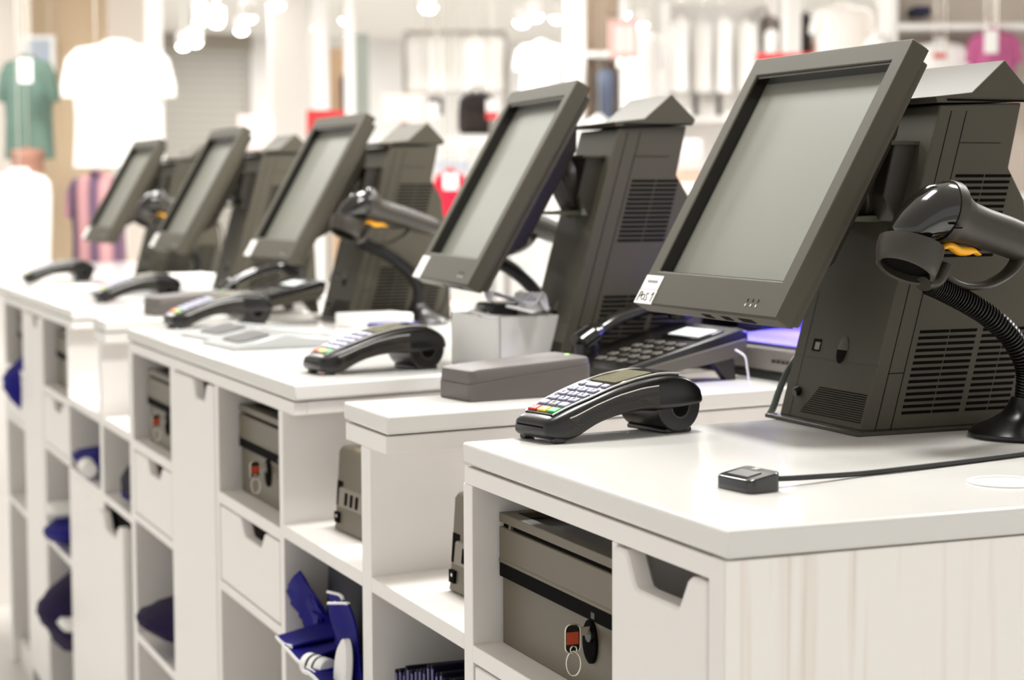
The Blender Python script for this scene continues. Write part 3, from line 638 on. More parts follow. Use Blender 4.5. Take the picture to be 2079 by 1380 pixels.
ph = make_phone(); ph.location = (0.382, 1.112, H); ph.rotation_euler = (0, 0, math.radians(8)); ph['label'] = 'black desk phone with pale display behind the near card terminal'; ph['group'] = 'desk phones on the divider units'
dup(ph, (0.275, 2.93-0.10, H), math.radians(8), 'blurred black desk phone under the third till monitor, with blue reflections')

# ultraviolet banknote checker
uv = thing('banknote_checker', 'box glowing violet behind the near till, on the narrow worktop', 'banknote checker', (0.632, 1.035, H), math.radians(3))
MB().box(0.0, 0.20, -0.115, 0.33, 0.0, 0.012).build('base', M_BLK, uv, 0.002)
MB().prism([(0.004, 0.012), (0.0, 0.044), (0.012, 0.050), (0.20, 0.050), (0.20, 0.012)], 'y', -0.112, 0.328).build('body', M_SIL, uv, 0.002)
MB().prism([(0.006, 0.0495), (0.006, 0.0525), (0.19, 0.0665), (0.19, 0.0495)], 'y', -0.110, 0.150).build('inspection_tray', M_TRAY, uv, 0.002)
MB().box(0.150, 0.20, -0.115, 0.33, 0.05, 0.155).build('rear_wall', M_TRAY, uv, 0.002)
for yy in (-0.115, 0.155, 0.326): MB().prism([(0.08, 0.05), (0.20, 0.05), (0.20, 0.155), (0.11, 0.155)], 'y', yy-0.004, yy+0.004).build('hood_side', M_BLK, uv)
MB().box(0.085, 0.20, -0.118, 0.332, 0.150, 0.162).build('hood', M_BLK, uv, 0.003)
MB().cyl((0.125, -0.10, 0.140), (0.125, 0.10, 0.140), 0.008, 14).build('violet_tube', M_UV, uv)
for k in range(4): MB().box(-0.0012, 0.004, -0.05+0.012*k, -0.045+0.012*k, 0.026, 0.030).build('button', M_PLD, uv)
o = area_lamp('violet_lamp', (0.622+0.115, 1.05, H+0.135), 0.95, 0.03, (0.30, 0.26, 1.0), aim=(0.622+0.06, 1.04, H+0.05), sy=0.20)
o.rotation_euler = (0, 0, 0)
# cables behind the near till
c_ = MB().sweep(catmull([(0.420, 0.665, H+0.0), (0.423, 0.66, H+0.010), (0.430, 0.66, H+0.028), (0.438, 0.66, H+0.045), (0.451, 0.662, H+0.063), (0.468, 0.67, H+0.074), (0.50, 0.69, H+0.07), (0.53, 0.70, H+0.03), (0.55, 0.70, H-0.1)], 8), 0.0042, 10).build('power_cable', M_CABG)
tag(c_, 'grey green cable curving up beside the foot of the near till', 'cable')
c_ = MB().sweep(catmull([(0.600, 0.970, H-0.20), (0.569, 0.97, H-0.07), (0.566, 0.97, H-0.045), (0.565, 0.97, H-0.004), (0.561, 0.97, H+0.027), (0.558, 0.972, H+0.042), (0.551, 0.985, H+0.050)], 8), 0.0014, 8).build('telephone_cord', M_CABW)
tag(c_, 'thin white cord hanging from the desk phone', 'cable')

# flat clear change trays
def make_tray():
    root = thing('change_tray', '', 'tray')
    MB().prism([(0.0, 0.0), (0.005, 0.006), (0.10, 0.026), (0.13, 0.021), (0.22, 0.012), (0.25, 0.0)], 'y', -0.085, 0.085).build('body', M_PLX, root, 0.003)
    MB(Matrix.Translation((0.055, 0, 0.0170)) @ Matrix.Rotation(-math.atan2(.02, .095), 4, 'Y')).rings([[(x, y, z) for x, y in rrect(0.060, 0.11, 0.02, 5)] for z in (-0.004, 0.0014)]).build('coin_hollow', M_BLK, root)
    return root
tr = make_tray(); tr.location = (0.050, 1.93, H); tr.rotation_euler = (0, 0, math.radians(5)); tr['label'] = 'nearer of two flat clear trays on the middle worktop'; tr['group'] = 'flat clear trays'
dup(tr, (0.060, 2.135, H), math.radians(8), 'farther of two flat clear trays on the middle worktop')
dup(tr, (0.16, 3.78, H), math.radians(8), 'blurred flat tray lying on the far worktop at left')
# white open box full of cables by the second till
wb = thing('white_box', 'open white box stuffed with papers and cables under the second monitor', 'box', (0.318, 1.375, H), math.radians(8))
q = MB()
for a in ((0, 0.003, -0.075, 0.075), (0.102, 0.105, -0.075, 0.075), (0, 0.105, -0.075, -0.072), (0, 0.105, 0.072, 0.075)): q.box(a[0], a[1], a[2], a[3], 0, 0.082)
q.box(0, 0.105, -0.075, 0.075, 0, 0.003); q.build('box_wall', M_PAP, wb)
for k, (cx, cyy, cz, rot) in enumerate(((0.035, -0.03, 0.086, 20), (0.06, 0.02, 0.089, -25), (0.075, -0.035, 0.093, 50))):
    tag(MB(Matrix.Translation((0.318+cx, 1.375+cyy, H+cz)) @ Matrix.Rotation(math.radians(rot), 4, 'Z') @ Matrix.Rotation(math.radians(12), 4, 'X')).box(-0.05, 0.05, -0.022, 0.022, -0.0015, 0.0015).build('paper_slip', M_PAP),
        'white paper slip sticking out of the open white box', 'paper', 'paper slips in the open white box')
pb = tag(MB(Matrix.Translation((0.345, 1.35, H+0.092))).rings([[(x, y, z) for x, y in rrect(0.055, 0.05, 0.012)] for z in (-0.012, 0.010)]).build('power_adapter', M_BLK, None, 0.003), 'black adapter lying in the open white box', 'adapter')
q = MB()
for k in range(3):
    q.sweep(catmull([(0.322+0.008*k, 1.33, H+0.085), (0.333, 1.345+0.01*k, H+0.115), (0.36, 1.36, H+0.110), (0.385, 1.35-0.02*k, H+0.10), (0.395+0.008*k, 1.33, H+0.114), (0.41, 1.31, H+0.09)], 6), 0.0032, 8)
tag(q.build('cable_bundle', M_CABW), 'tangle of white cables on the open white box under the second monitor', 'cable', kind='stuff')
tag(MB(Matrix.Translation((0.40, 1.385, H+0.100))).lathe([(0.004, -0.02), (0.014, -0.016), (0.016, 0.0), (0.011, 0.014), (0.002, 0.018)], 16).build('plug', M_WHT), 'white plug end beside the second till', 'plug')
for (p, s_, mt_, lab) in (((0.46, 2.30, H), (0.13, 0.09, 0.028), M_WHT, 'small white box before the foot of the third till'),
                          ((0.47, 2.215, H), (0.09, 0.05, 0.014), mat('indigo_pad', (44, 40, 110), 0.5), 'flat indigo pad beside the foot of the third till'),
                          ((0.43, 3.90, H), (0.17, 0.14, 0.045), M_WHT, 'white box at the foot of the leftmost tills, behind a card terminal'),
                          ((0.135, 4.05, H), (0.16, 0.12, 0.012), M_PAP, 'stack of white papers at the left edge of the far desk')):
    tag(MB(Matrix.Translation(p) @ Matrix.Rotation(math.radians(8), 4, 'Z')).box(-s_[0]/2, s_[0]/2, -s_[1]/2, s_[1]/2, 0, s_[2]).build('paper_stack' if 'stack' in lab else 'small_box' if 'box' in lab else 'stamp_pad', mt_, None, 0.003), lab, 'paper' if 'stack' in lab else 'box' if 'box' in lab else 'pad')

# ------------------------------------------------------------------ cash drawers with key and lock
def make_drawer(ly):
    root = thing('cash_box', '', 'cash box')
    w = 0.157
    MB().prism([(0.004, 0.0), (0.004, 0.0745), (0.012, 0.0885), (0.0, 0.091), (0.0, 0.1275), (0.40, 0.1275), (0.40, 0.0)], 'y', -w, w).build('case', M_TIN, root, 0.0015)
    MB().box(-0.001, 0.02, -w+0.006, w-0.004, 0.0745, 0.0885).build('slot_opening', M_HOLE, root)
    MB().sweep([(0.003, -w+0.001, 0.091), (0.003, w-0.001, 0.091)], 0.0040, 14, (0, 0, 1)).build('rolled_lip', M_TIN, root)
    MB().box(-0.0014, 0.004, -0.090, -0.082, 0.077, 0.083).build('latch_tab', M_PLD, root)
    MB().box(0.004, 0.39, -w+0.012, w-0.004, 0.1275, 0.1325).build('lid_gap', M_HOLE, root)
    ld = MB().frame((0.0, 0.40, -w, w), (0.016, 0.39, -w+0.014, w-0.014), 0.1322, 0.1425).build('lid_tray', M_TIN, root, 0.001)
    MB().box(0.014, 0.392, -w+0.012, w-0.012, 0.1322, 0.1360).build('lid_floor', M_BLK, ld)
    for yy in (w-0.028, -w+0.028): MB().box(0.001, 0.006, yy-0.003, yy+0.003, 0.1272, 0.1325).build('lid_spacer', M_TIN, root)
    q = MB().rings([[(o, ly+0.0155*sc*math.cos(t), 0.0515+0.0215*sc*math.sin(t)) for t in [2*math.pi*k/30 for k in range(30)]] for o, sc in ((0.006, 1), (0.0015, 1), (0.0005, 0.92))])
    lk = q.build('lock_plate', M_HOLE, root)
    MB().cyl((0.002, ly-0.006, 0.060), (-0.003, ly-0.006, 0.060), 0.0075, 20).build('lock_barrel', M_BLK, lk, 0.0006)
    return root
def make_key():
    root = thing('key', '', 'key')                    # origin at the keyhole
    MB().box(-0.012, 0.0, -0.0008, 0.0008, -0.004, 0.004).build('blade', M_CHR, root)
    q = MB(Matrix.Translation((-0.012, 0, -0.006)))
    q.rings([[(x, 0.0012*s_, y) for x, y in rrect(0.015, 0.027, 0.0055, 5, -0.006, 0)] for s_ in (-1, 1)]); bw = q.build('bow', M_BLK, root, 0.0004)
    P = [(x-0.012, -0.0013, y-0.006) for x, y in rrect(0.0155, 0.0275, 0.0058, 5, -0.006, 0)]
    MB().sweep(P, 0.0007, 8, (0, 1, 0), True).build('bow_rim', M_CHR, root)
    MB().box(-0.0245, -0.0120, -0.0022, 0.0018, -0.0115, 0.0005).build('tag', M_TAG, root, 0.0004)
    MB().sweep([(-0.0175+0.0034*math.cos(t), -0.002, -0.0165+0.0034*math.sin(t)) for t in [2*math.pi*k/14 for k in range(14)]], 0.0008, 6, (0, 1, 0), True).build('link', M_CHR, root)
    MB().sweep([(-0.0175+0.0062*math.cos(t), -0.0022-0.003*math.cos(t), -0.0300+0.0118*math.sin(t)) for t in [2*math.pi*k/30 for k in range(30)]], 0.0007, 6, (0, 1, 0), True).build('key_ring', M_CHR, root)
    return root
cdw = make_drawer(-0.072); cdw.location = (0.030, 0.4045, H-0.2165); cdw['label'] = 'taupe metal cash drawer in the near desk, lock and slot plainly seen'; cdw['group'] = 'metal cash drawers in the cubbies'
ky = make_key(); ky.location = (0.028, 0.4045-0.080, H-0.2165+0.0645); ky['label'] = 'key with rust red tag and ring in the near cash drawer lock'; ky['group'] = 'keys in the cash drawer locks'
cd2 = make_drawer(-0.012); cd2.location = (0.033, 1.549, H-0.2165); cd2['label'] = 'taupe metal cash drawer in the middle desk cubby, left of the first receipt printer'; cd2['group'] = 'metal cash drawers in the cubbies'
dup(ky, (0.031, 1.549-0.020, H-0.2165+0.0645), 0, 'blurred key with red tag in the middle cash drawer')
dup(cd2, (0.022, 2.235, H-0.2165), 0, 'farther taupe cash drawer in the middle desk, left of its tall centre column')
dup(ky, (0.020, 2.235-0.020, H-0.2165+0.0645), 0, 'blurred key with orange red tag in the farther cash drawer')
dup(cd2, (0.03, 3.42, H-0.2165), 0, 'dim cash drawer in the near cubby of the far left desk')
dup(cd2, (0.03, 4.13, H-0.2165), 0, 'dim cash drawer at the left edge in the far left desk')

# ------------------------------------------------------------------ receipt printers on the niche shelves
def make_printer():
    root = thing('receipt_printer', '', 'printer')
    w = 0.066
    MB().prism([(0.0, 0.001), (0.002, 0.010), (0.009, 0.112), (0.014, 0.119), (0.150, 0.122), (0.155, 0.001)], 'y', -w, w).build('case', M_TIN, root, 0.003)
    MB().prism([(0.0028, 0.036), (0.0052, 0.071), (0.02, 0.071), (0.02, 0.036)], 'y', w-0.024, w-0.004).build('side_recess', M_HOLE, root)
    cv = MB().prism([(-0.0005, 0.036), (0.0020, 0.062), (0.006, 0.064), (0.02, 0.064), (0.02, 0.036)], 'y', -w+0.010, w-0.018).build('front_cover', mat('pale_taupe', (132, 124, 110), 0.4), root, 0.0015)
    for yy in (-0.022, -0.002, 0.018): MB().prism([(-0.0012, 0.041), (0.0004, 0.058), (0.006, 0.058), (0.006, 0.041)], 'y', yy-0.004, yy+0.004).build('cover_slot', M_HOLE, cv)
    sw = MB().box(-0.0006, 0.004, w-0.020, w-0.004, 0.012, 0.027).build('power_switch', M_HOLE, root)
    MB().cyl((-0.001, w-0.013, 0.0215), (0.0, w-0.013, 0.0215), 0.0022, 10).build('switch_light', M_STK, sw)
    MB().box(0.035, 0.075, -w+0.02, w-0.02, 0.1188, 0.1218).build('paper_slit', M_HOLE, root)
    return root
pr = make_printer(); pr.location = (0.062, 0.735, H-0.2085); pr.rotation_euler = (0, 0, math.radians(2)); pr['label'] = 'receipt printer peeking out from behind the near desk, on the lower niche shelf'; pr['group'] = 'receipt printers in the niches'
for loc, l in (((0.060, 1.190, H-0.2085), 'receipt printer left of the narrow upright partition, its slotted cover in view'),
               ((0.075, 2.625, H-0.2085), 'blurred sliver of a receipt printer beside the middle desk far end'),
               ((0.080, 2.99, H-0.2085), 'blurred sliver of a receipt printer left of the far narrow worktop')):
    dup(pr, loc, math.radians(4), l)

# ------------------------------------------------------------------ folded carrier bags in the cubbies
def sheet(w, l, th, curl, seed):
    rnd = random.Random(seed); n = 7; m_ = 5; V = []; Fc = []
    for s_ in (0, 1):
        for i in range(n):
            for j in range(m_):
                u = i/(n-1); v = j/(m_-1)
                V.append(((u-0.5)*l, (v-0.5)*w, curl*(u**2)*l + 0.004*math.sin(5*u+seed)*math.sin(4*v+seed*2) + (th if s_ else 0)))
    N = n*m_
    for i in range(n-1):
        for j in range(m_-1):
            a = i*m_+j; Fc += [(a, a+1, a+m_+1, a+m_), (N+a+m_, N+a+m_+1, N+a+1, N+a)]
    for i in range(n-1):
        for j in (0, m_-1): a = i*m_+j; Fc.append((a, a+m_, N+a+m_, N+a))
    for j in range(m_-1):
        for i in (0, n-1): a = i*m_+j; Fc.append((a, N+a, N+a+1, a+1))
    return V, Fc
def bag(loc, rot, w, l, th, curl, mt_, seed, label, group, edge=True):
    mtx = Matrix.Rotation(math.radians(rot[2]), 4, 'Z') @ Matrix.Rotation(math.radians(rot[1]), 4, 'Y') @ Matrix.Rotation(math.radians(rot[0]), 4, 'Z')
    q = MB(mtx); V, Fc = sheet(w, l, th, curl, seed); q.add(V, Fc)
    o = q.build('folded_bag', mt_, None, 0.001, sharp=60); o.location = loc
    tag(o, label, 'bag', group)
    if edge: MB(mtx).sweep([(-0.5*l-0.0005, w*(-0.48+0.96*k/4), curl*0*l+th/2+0.004*math.sin(seed)*math.sin(4*k/4+seed*2)) for k in range(5)], (th*0.5+0.001, 0.0018), 8, (0, 0, 1)).build('bag_hem', M_WHT, o)
    return o
rb = random.Random(3)
# niche left of the partition, below the first printer: big dark bag, fanned blue bags, white bits
gz = H-0.375
GB = 'folded blue carrier bags heaped in the cubby under the slotted printer'
LB = 'folded blue carrier bag in the heap under the slotted receipt printer'
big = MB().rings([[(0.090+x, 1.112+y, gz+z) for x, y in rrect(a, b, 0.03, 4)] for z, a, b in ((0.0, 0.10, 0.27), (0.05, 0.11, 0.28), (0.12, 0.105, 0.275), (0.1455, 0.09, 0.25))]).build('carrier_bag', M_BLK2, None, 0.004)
tag(big, 'big dark navy bag standing at the back of the cubby under the slotted printer', 'bag')
for k in range(9):                       # fan of sheets leaning left
    an = 88-7.0*k; c_ = math.radians(an)
    bag((0.024-0.0014*k, 1.225+0.045*math.sin(c_), gz+0.022+0.045*math.cos(c_)), (-an, 78, 3*k-8), 0.060, 0.092, 0.0026, 0.10, M_BLU, k, LB, GB, edge=False)
for k in range(4):                       # upright sheets with pale hems
    bag((0.014-0.005*k, 1.085-0.026*k, gz+0.056+0.010*(k % 2)), (6-5*k, 76, -4+5*k), 0.056, 0.10, 0.003, -0.10, M_BLU, 10+k, LB, GB, edge=True)
for k in range(4):                       # flat sheets pushing out over the shelf edge
    bag((0.018-0.004*(k % 2), 1.190-0.052*k, gz+0.034-0.007*k), (8-5*k, -10+3*k, 6*k-8), 0.085, 0.11, 0.004, 0.05, M_BLU, 20+k, LB, GB, edge=True)
tag(MB(Matrix.Translation((-0.020, 0.995, gz+0.032)) @ Matrix.Rotation(math.radians(20), 4, 'X')).rings([[(z, 0.020*sc*math.cos(t), 0.045*sc*math.sin(t)) for t in [2*math.pi*k/20 for k in range(20)]] for z, sc in ((0.0, 0.8), (0.004, 1), (0.012, 1), (0.015, 0.8))]).build('foam_pad', M_WHT), 'white oval pad leaning among the blue bags under the slotted printer', 'pad')
ro = tag(MB(Matrix.Translation((-0.022, 1.075, gz+0.018)) @ Matrix.Rotation(math.radians(18), 4, 'Z')).cyl((0, -0.024, 0), (0, 0.024, 0), 0.015, 20).build('paper_roll', M_PAP, None, 0.001), 'white roll with dark marks among the blue bags under the slotted printer', 'roll')
MB(Matrix.Translation((-0.022, 1.075, gz+0.018)) @ Matrix.Rotation(math.radians(18), 4, 'Z')).cyl((0, -0.008, 0), (0, -0.004, 0), 0.0154, 20).build('band', M_INK, ro)
MB(Matrix.Translation((-0.022, 1.075, gz+0.018)) @ Matrix.Rotation(math.radians(18), 4, 'Z')).cyl((0, 0.006, 0), (0, 0.011, 0), 0.0154, 20).build('band', M_INK, ro)
# niche right of the partition: upright row of dark folded bags
for k in range(16):
    q = MB(Matrix.Rotation(math.radians(rb.uniform(-5, 5)-4), 4, 'X')); hh = 0.058+0.034*min(1, k/9)+rb.uniform(-0.004, 0.004)
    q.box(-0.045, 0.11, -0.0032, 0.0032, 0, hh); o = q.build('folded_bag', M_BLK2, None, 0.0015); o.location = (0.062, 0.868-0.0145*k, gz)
    tag(o, 'dark navy folded bag in the upright row below the near desk printer', 'bag', 'dark folded bags standing in a row')
    MB(Matrix.Rotation(0, 4, 'X')).box(-0.0462, -0.0450, -0.0026, 0.0026, 0.004, hh-0.004).build('pale_edge', mat('lilac_edge', (86, 80, 132), 0.6), o)
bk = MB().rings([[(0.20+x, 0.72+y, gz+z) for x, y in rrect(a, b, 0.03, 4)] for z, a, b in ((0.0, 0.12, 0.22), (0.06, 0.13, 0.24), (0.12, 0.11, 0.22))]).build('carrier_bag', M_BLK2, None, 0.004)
tag(bk, 'big dark navy bag behind the upright row of folded bags', 'bag')
# cubbies farther left
def heap(name, loc, sx, sy, sz, mt_, seed, label):
    rnd = random.Random(seed); R = []
    for i in range(9):
        t = i/8; rr = math.sin(math.pi*(0.12+0.86*t)); R.append([(sx*rr*math.cos(a)*(1+0.18*math.sin(3*a+seed+i)), sy*rr*math.sin(a)*(1+0.15*math.cos(4*a+seed*2+i)), sz*t+0.01*math.sin(2*a+seed)*rr+0.010) for a in [2*math.pi*k/20 for k in range(20)]])
    o = MB().rings(R).build(name, mt_, None, sharp=70); o.location = loc
    return tag(o, label, 'bag')
heap('bundled_bag', (0.09, 2.245, H-0.604), 0.11, 0.155, 0.105, M_PUR, 1, 'dark purple bundled bag at the bottom of the middle desk left cubby')
heap('bundled_bag', (0.06, 3.04, H-0.375), 0.07, 0.12, 0.060, M_BLU, 2, 'blurred blue bundle below the printer left of the far narrow worktop')
tag(MB(Matrix.Translation((0.0, 2.98, H-0.345))).sweep([(0, 0.03, 0), (0.0, 0.0, 0.004), (0, -0.03, -0.004)], 0.018, 12).build('paper_roll', M_PAP), 'pale roll lying before the blurred blue bundle', 'roll')
heap('bundled_bag', (0.06, 2.56, H-0.375), 0.06, 0.08, 0.11, M_BLK2, 4, 'dark bundle in the cubby beside the middle desk far end')
heap('bundled_bag', (0.04, 2.62, H-0.375), 0.03, 0.03, 0.03, M_BLU, 4, 'small blue bundle before the dark one beside the middle desk far end')
for (y, z, sx, sy, sz, mt_, sd, lab) in ((3.42, -0.604, .09, .13, .075, M_BLU, 5, 'upper blue bundle in the far left desk cubby'),
                                         (3.42, -0.875, .10, .14, .21, M_PUR, 6, 'tall purple bundle in the lower cubby of the far left desk'),
                                         (4.08, -0.378+0.016, .08, .11, .2, M_BLU, 8, 'blue bundle at the left edge in the far left desk')):
    heap('bundled_bag', (0.05, y, H+z), sx, sy, sz, mt_, sd, lab)
for (y, z, lab) in ((3.45, -0.60+0.072, 'white folded cloth on the upper blue bundle in the far left desk'), (3.56, -0.80, 'white crumpled bag hanging beside the tall purple bundle'), (3.30, -0.78, 'small white bag at the right of the tall purple bundle')):
    o = MB().rings([[(x, y_, z_) for x, y_ in rrect(a, b, 0.02, 4)] for z_, a, b in ((0, 0.07, 0.11), (0.012, 0.09, 0.14), (0.026, 0.07, 0.10))]).build('folded_cloth', M_WHT, None); o.location = (0.02, y, H+z-0.0); tag(o, lab, 'cloth')

# ------------------------------------------------------------------ the shop beyond the desks
RZ = -YAW
def px2m(d): return d/FPX
def local_thing(name, label, cat, px, py, d, floor=False, group=None):
    p = at(px, py, d); z = 0.0 if floor else p.z
    return thing(name, label, cat, (p.x, p.y, z), RZ, group), p
M_TEE = mat('white_cotton', (246, 244, 241), 0.85, bump=0.3, gscale=30)
def torso(w, h, dep):
    """shirt body, width along x, hanging from z=0 downwards"""
    L = [(0.0, 0.10, 0.30), (-0.03, 0.13, 0.35), (-0.06, 0.30, 0.6), (-0.10, 0.36, 0.85), (-0.20, 0.365, 1.0), (-0.42, 0.35, 1.0), (-0.60, 0.335, 0.95), (-0.80, 0.345, 0.95), (-1.0, 0.36, 0.95)]
    R = []
    for z, hw, dd in L:
        R.append([(2*hw*0.5*w*1.25*math.copysign(abs(math.cos(t))**0.8, math.cos(t)), dep*0.5*dd*math.sin(t)*(1+0.05*math.cos(9*t)*(-z)), z*h) for t in [2*math.pi*k/28 for k in range(28)]])
    return R
def shirt(label, px0, px1, py0, py1, d, mt, cat='shirt', stand=False, sleeve=True, group=None, dep=0.22, name='shirt'):
    w = (px1-px0)*px2m(d); h = (py1-py0)*px2m(d)
    t, p = local_thing(name, label, cat, (px0+px1)/2, py0, d, group=group)
    MB().rings(torso(w, h, dep)).build('torso', mt, t, sharp=70)
    if sleeve:
        for sg in (-1, 1):
            MB().sweep([(sg*w*0.30, 0, -0.115*h), (sg*w*0.39, 0, -0.19*h), (sg*w*0.455, 0, -0.37*h), (sg*w*0.46, 0, -0.45*h)], [(dep*0.33, 0.11*w), (dep*0.36, 0.12*w), (dep*0.32, 0.105*w), (dep*0.30, 0.095*w)], 16, (0, 1, 0)).build('sleeve', mt, t, sharp=70)
        MB().sweep([(0.085*w*math.cos(a), 0.06*math.sin(a), -0.012*h) for a in [2*math.pi*k/20 for k in range(20)]], 0.010, 8, (0, 0, 1), True).build('collar', mt, t)
    if stand:
        s, p2 = local_thing('display_stand', 'round white display stand under the ' + stand, 'stand', (px0+px1)/2, py0, d, True)
        zb_ = p.z-h*0.96
        MB().cyl((0, 0, 0.02), (0, 0, zb_), 0.03, 16).build('pole', M_WHT, s); MB().lathe([(0.20, 0), (0.20, 0.015), (0.05, 0.03)], 28).build('foot', M_WHT, s)
        MB().lathe([(0.06, zb_-0.02), (0.10, zb_+0.0), (0.10, zb_+0.02)], 20).build('neck_block', M_WHT, s)
    else:
        MB().cyl((0, 0, -0.01), (0, 0, CEIL-p.z), 0.003, 6).build('hanging_wire', M_CHR, t)
    return t
def panel(name, label, cat, px0, px1, py0, py1, d, mt, thick=0.02, group=None, kind=None, tofloor=False, frame=None, bevel=0.004, hang=None):
    w = (px1-px0)*px2m(d); h = (py1-py0)*px2m(d)
    t, p = local_thing(name, label, cat, (px0+px1)/2, py1, d, tofloor, group)
    top = h + (p.z if tofloor else 0)
    o = MB().box(-w/2, w/2, -thick/2, thick/2, 0, top).build('board', mt, t, bevel)
    if hang == 'up':
        for sg in (-0.4, 0.4): MB().cyl((sg*w, 0, top), (sg*w, 0, CEIL-p.z), 0.003, 6).build('hanging_wire', M_CHR, t)
    if hang == 'down': MB().cyl((0, 0.01, -p.z), (0, 0.01, top*0.5), 0.012, 8).build('post', M_SIL, t)
    if frame: MB().frame((-w/2-0.015, w/2+0.015, -0.015, top+0.015), (-w/2+0.01, w/2-0.01, 0.01, top-0.01), -thick/2-0.01, thick/2+0.01, Matrix.Rotation(math.radians(90), 4, 'X')).build('rim', frame, t)
    return t
def pillar(label, px0, px1, d, mt, dep=0.25, round_=False):
    w = (px1-px0)*px2m(d); t, p = local_thing('pillar', label, 'pillar', (px0+px1)/2, 300, d, True)
    q = MB()
    if round_: q.lathe([(w/2, 0), (w/2, CEIL)], 32)
    else: q.box(-w/2, w/2, -dep/2, dep/2, 0, CEIL)
    q.build('shaft', mt, t, 0 if round_ else 0.006)
    MB().lathe([(w/2+0.015, 0), (w/2+0.015, 0.08), (w/2+0.001, 0.085)], 32).build('skirting', mt, t) if round_ else MB().box(-w/2-0.008, w/2+0.008, -dep/2-0.008, dep/2+0.008, 0, 0.08).build('skirting', mt, t)
    return t
M_TAN = striped('tan_weave', (178, 152, 120), (204, 184, 158), 30, 'Z', 0.8)
M_TAN2 = mat('tan_board', (206, 174, 142), 0.7, grain=0.05, gscale=5)
M_SHUT = striped('grey_slats', (138, 134, 124), (186, 182, 174), 4.2, 'Z', 0.5)
M_GREEN = mat('green_cloth', (96, 120, 108), 0.85, grain=0.25, gscale=9)
M_PLAID = striped('plaid_cloth', (86, 66, 92), (196, 146, 146), 3.6, 'X', 0.85)
M_RED2 = mat('red_sign', (206, 44, 44), 0.5)
M_REDC = mat('red_cloth', (214, 26, 58), 0.8, grain=0.15, gscale=9)
M_BRN = mat('black_brown_cloth', (34, 24, 20), 0.85, grain=0.3, gscale=8)
M_JEAN = mat('denim', (104, 114, 136), 0.85, grain=0.3, gscale=8)
M_PINK = mat('magenta_cloth', (194, 98, 146), 0.8, grain=0.2, gscale=8)
M_NAVY = mat('navy_cloth', (40, 40, 66), 0.8)
M_GYG = mat('grey_green_board', (168, 176, 168), 0.5)
M_BROWN = mat('brown_leather', (140, 88, 30), 0.6)
M_PEACH = mat('peach_cloth', (226, 178, 158), 0.85, grain=0.15, gscale=9)
M_MIR = mat('pale_blue_board', (176, 186, 200), 0.5)

# left: column, tee shirts and hanging clothes
pillar('wide tan woven column behind the white tee shirt at left', 62, 222, 11.6, M_TAN, round_=True)
pillar('slim white column at the right shoulder of the white tee shirt', 302, 331, 10.8, M_WHT, 0.12)
panel('backdrop', 'pale peach backdrop board at the upper left, behind the white tee', 'board', -40, 300, -30, 220, 12.6, mat('peach_board', (240, 233, 226), 0.8), 0.04, tofloor=True)
shirt('plain white tee shirt on a stand, biggest garment at left', 134, 342, 82, 338, 10.0, M_TEE, stand='plain white tee shirt', dep=0.30)
shirt('green shirt hanging at the far left edge', 0, 112, 112, 322, 10.2, M_GREEN, dep=0.2)
panel('price_tag', 'white price tag on the green shirt at the left edge', 'tag', 38, 66, 120, 168, 9.9, M_PAP, 0.006, hang='up')
panel('poster', 'blue grey poster above the green shirt at left', 'poster', 48, 108, 78, 150, 11.2, M_MIR, 0.02, frame=M_WHT, hang='up')
shirt('rust coloured cloth below the green shirt at left', 20, 92, 300, 350, 10.1, mat('rust_cloth', (160, 116, 98), 0.85), 'cloth', sleeve=False, name='folded_garment')
shirt('long white dress at the left edge, above the leftmost card terminal', -30, 106, 340, 640, 8.0, M_TEE, 'dress', sleeve=False, dep=0.35, name='dress')
shirt('pink and purple plaid shirt hanging behind the leftmost till', 136, 262, 348, 560, 7.6, M_PLAID, 'shirt', dep=0.2)
# back wall
sh, p = local_thing('roller_shutter', 'grey slatted roller shutter in the back wall, between tee and white wall', 'shutter', 445, 420, 17.6)
w = 222*px2m(17.6); hh = 338*px2m(17.6)
sh.rotation_euler = (0, 0, 0); sh.location = (p.x, 16.92, p.z-0.5)
MB().box(-w/2, w/2, -0.02, 0.03, 0, hh+0.5).build('curtain', M_SHUT, sh)
MB().box(-w/2-0.04, w/2+0.04, -0.05, 0.06, hh+0.46, hh+0.62).build('shutter_box', mat('taupe_box', (150, 142, 130), 0.5), sh)
for sg in (-1, 1): MB().box(sg*(w/2)-0.03, sg*(w/2)+0.03, -0.04, 0.06, 0, hh+0.5).build('guide_rail', mat('rail_grey', (160, 155, 146), 0.4), sh)
pillar('wide white pillar right of the grey shutter', 556, 632, 13.5, M_WALL, 0.4)
pillar('white post before the tan and navy clothes, left of the third till', 640, 668, 12.0, M_WHT, 0.12)
panel('display_board', 'tan board right of the white post above the third till', 'board', 671, 698, 98, 240, 12.4, M_TAN2, 0.03, tofloor=True)
shirt('navy garment at the right edge of the tan board', 690, 708, 150, 250, 12.2, M_NAVY, 'shirt', sleeve=False, dep=0.1)
pillar('white post between tan board and grey green board', 702, 722, 11.8, M_WHT, 0.1)
panel('display_board', 'grey green board right of the white post above the third till', 'board', 721, 750, 70, 240, 12.4, M_GYG, 0.03, tofloor=True)
panel('sign', 'red sign just above the third till monitor', 'sign', 624, 702, 224, 300, 9.0, M_RED2, 0.02, hang='down')
panel('sign', 'white sign with faint pink rim right of the fourth till', 'sign', 492, 549, 240, 296, 8.2, M_PAP, 0.02, frame=mat('pink_rim', (246, 222, 217), 0.6), hang='down')
panel('sign', 'white sign with peach rim left of the second till roof', 'sign', 783, 852, 198, 240, 8.5, M_PAP, 0.02, frame=mat('pale_peach', (245, 220, 208), 0.6), hang='down')
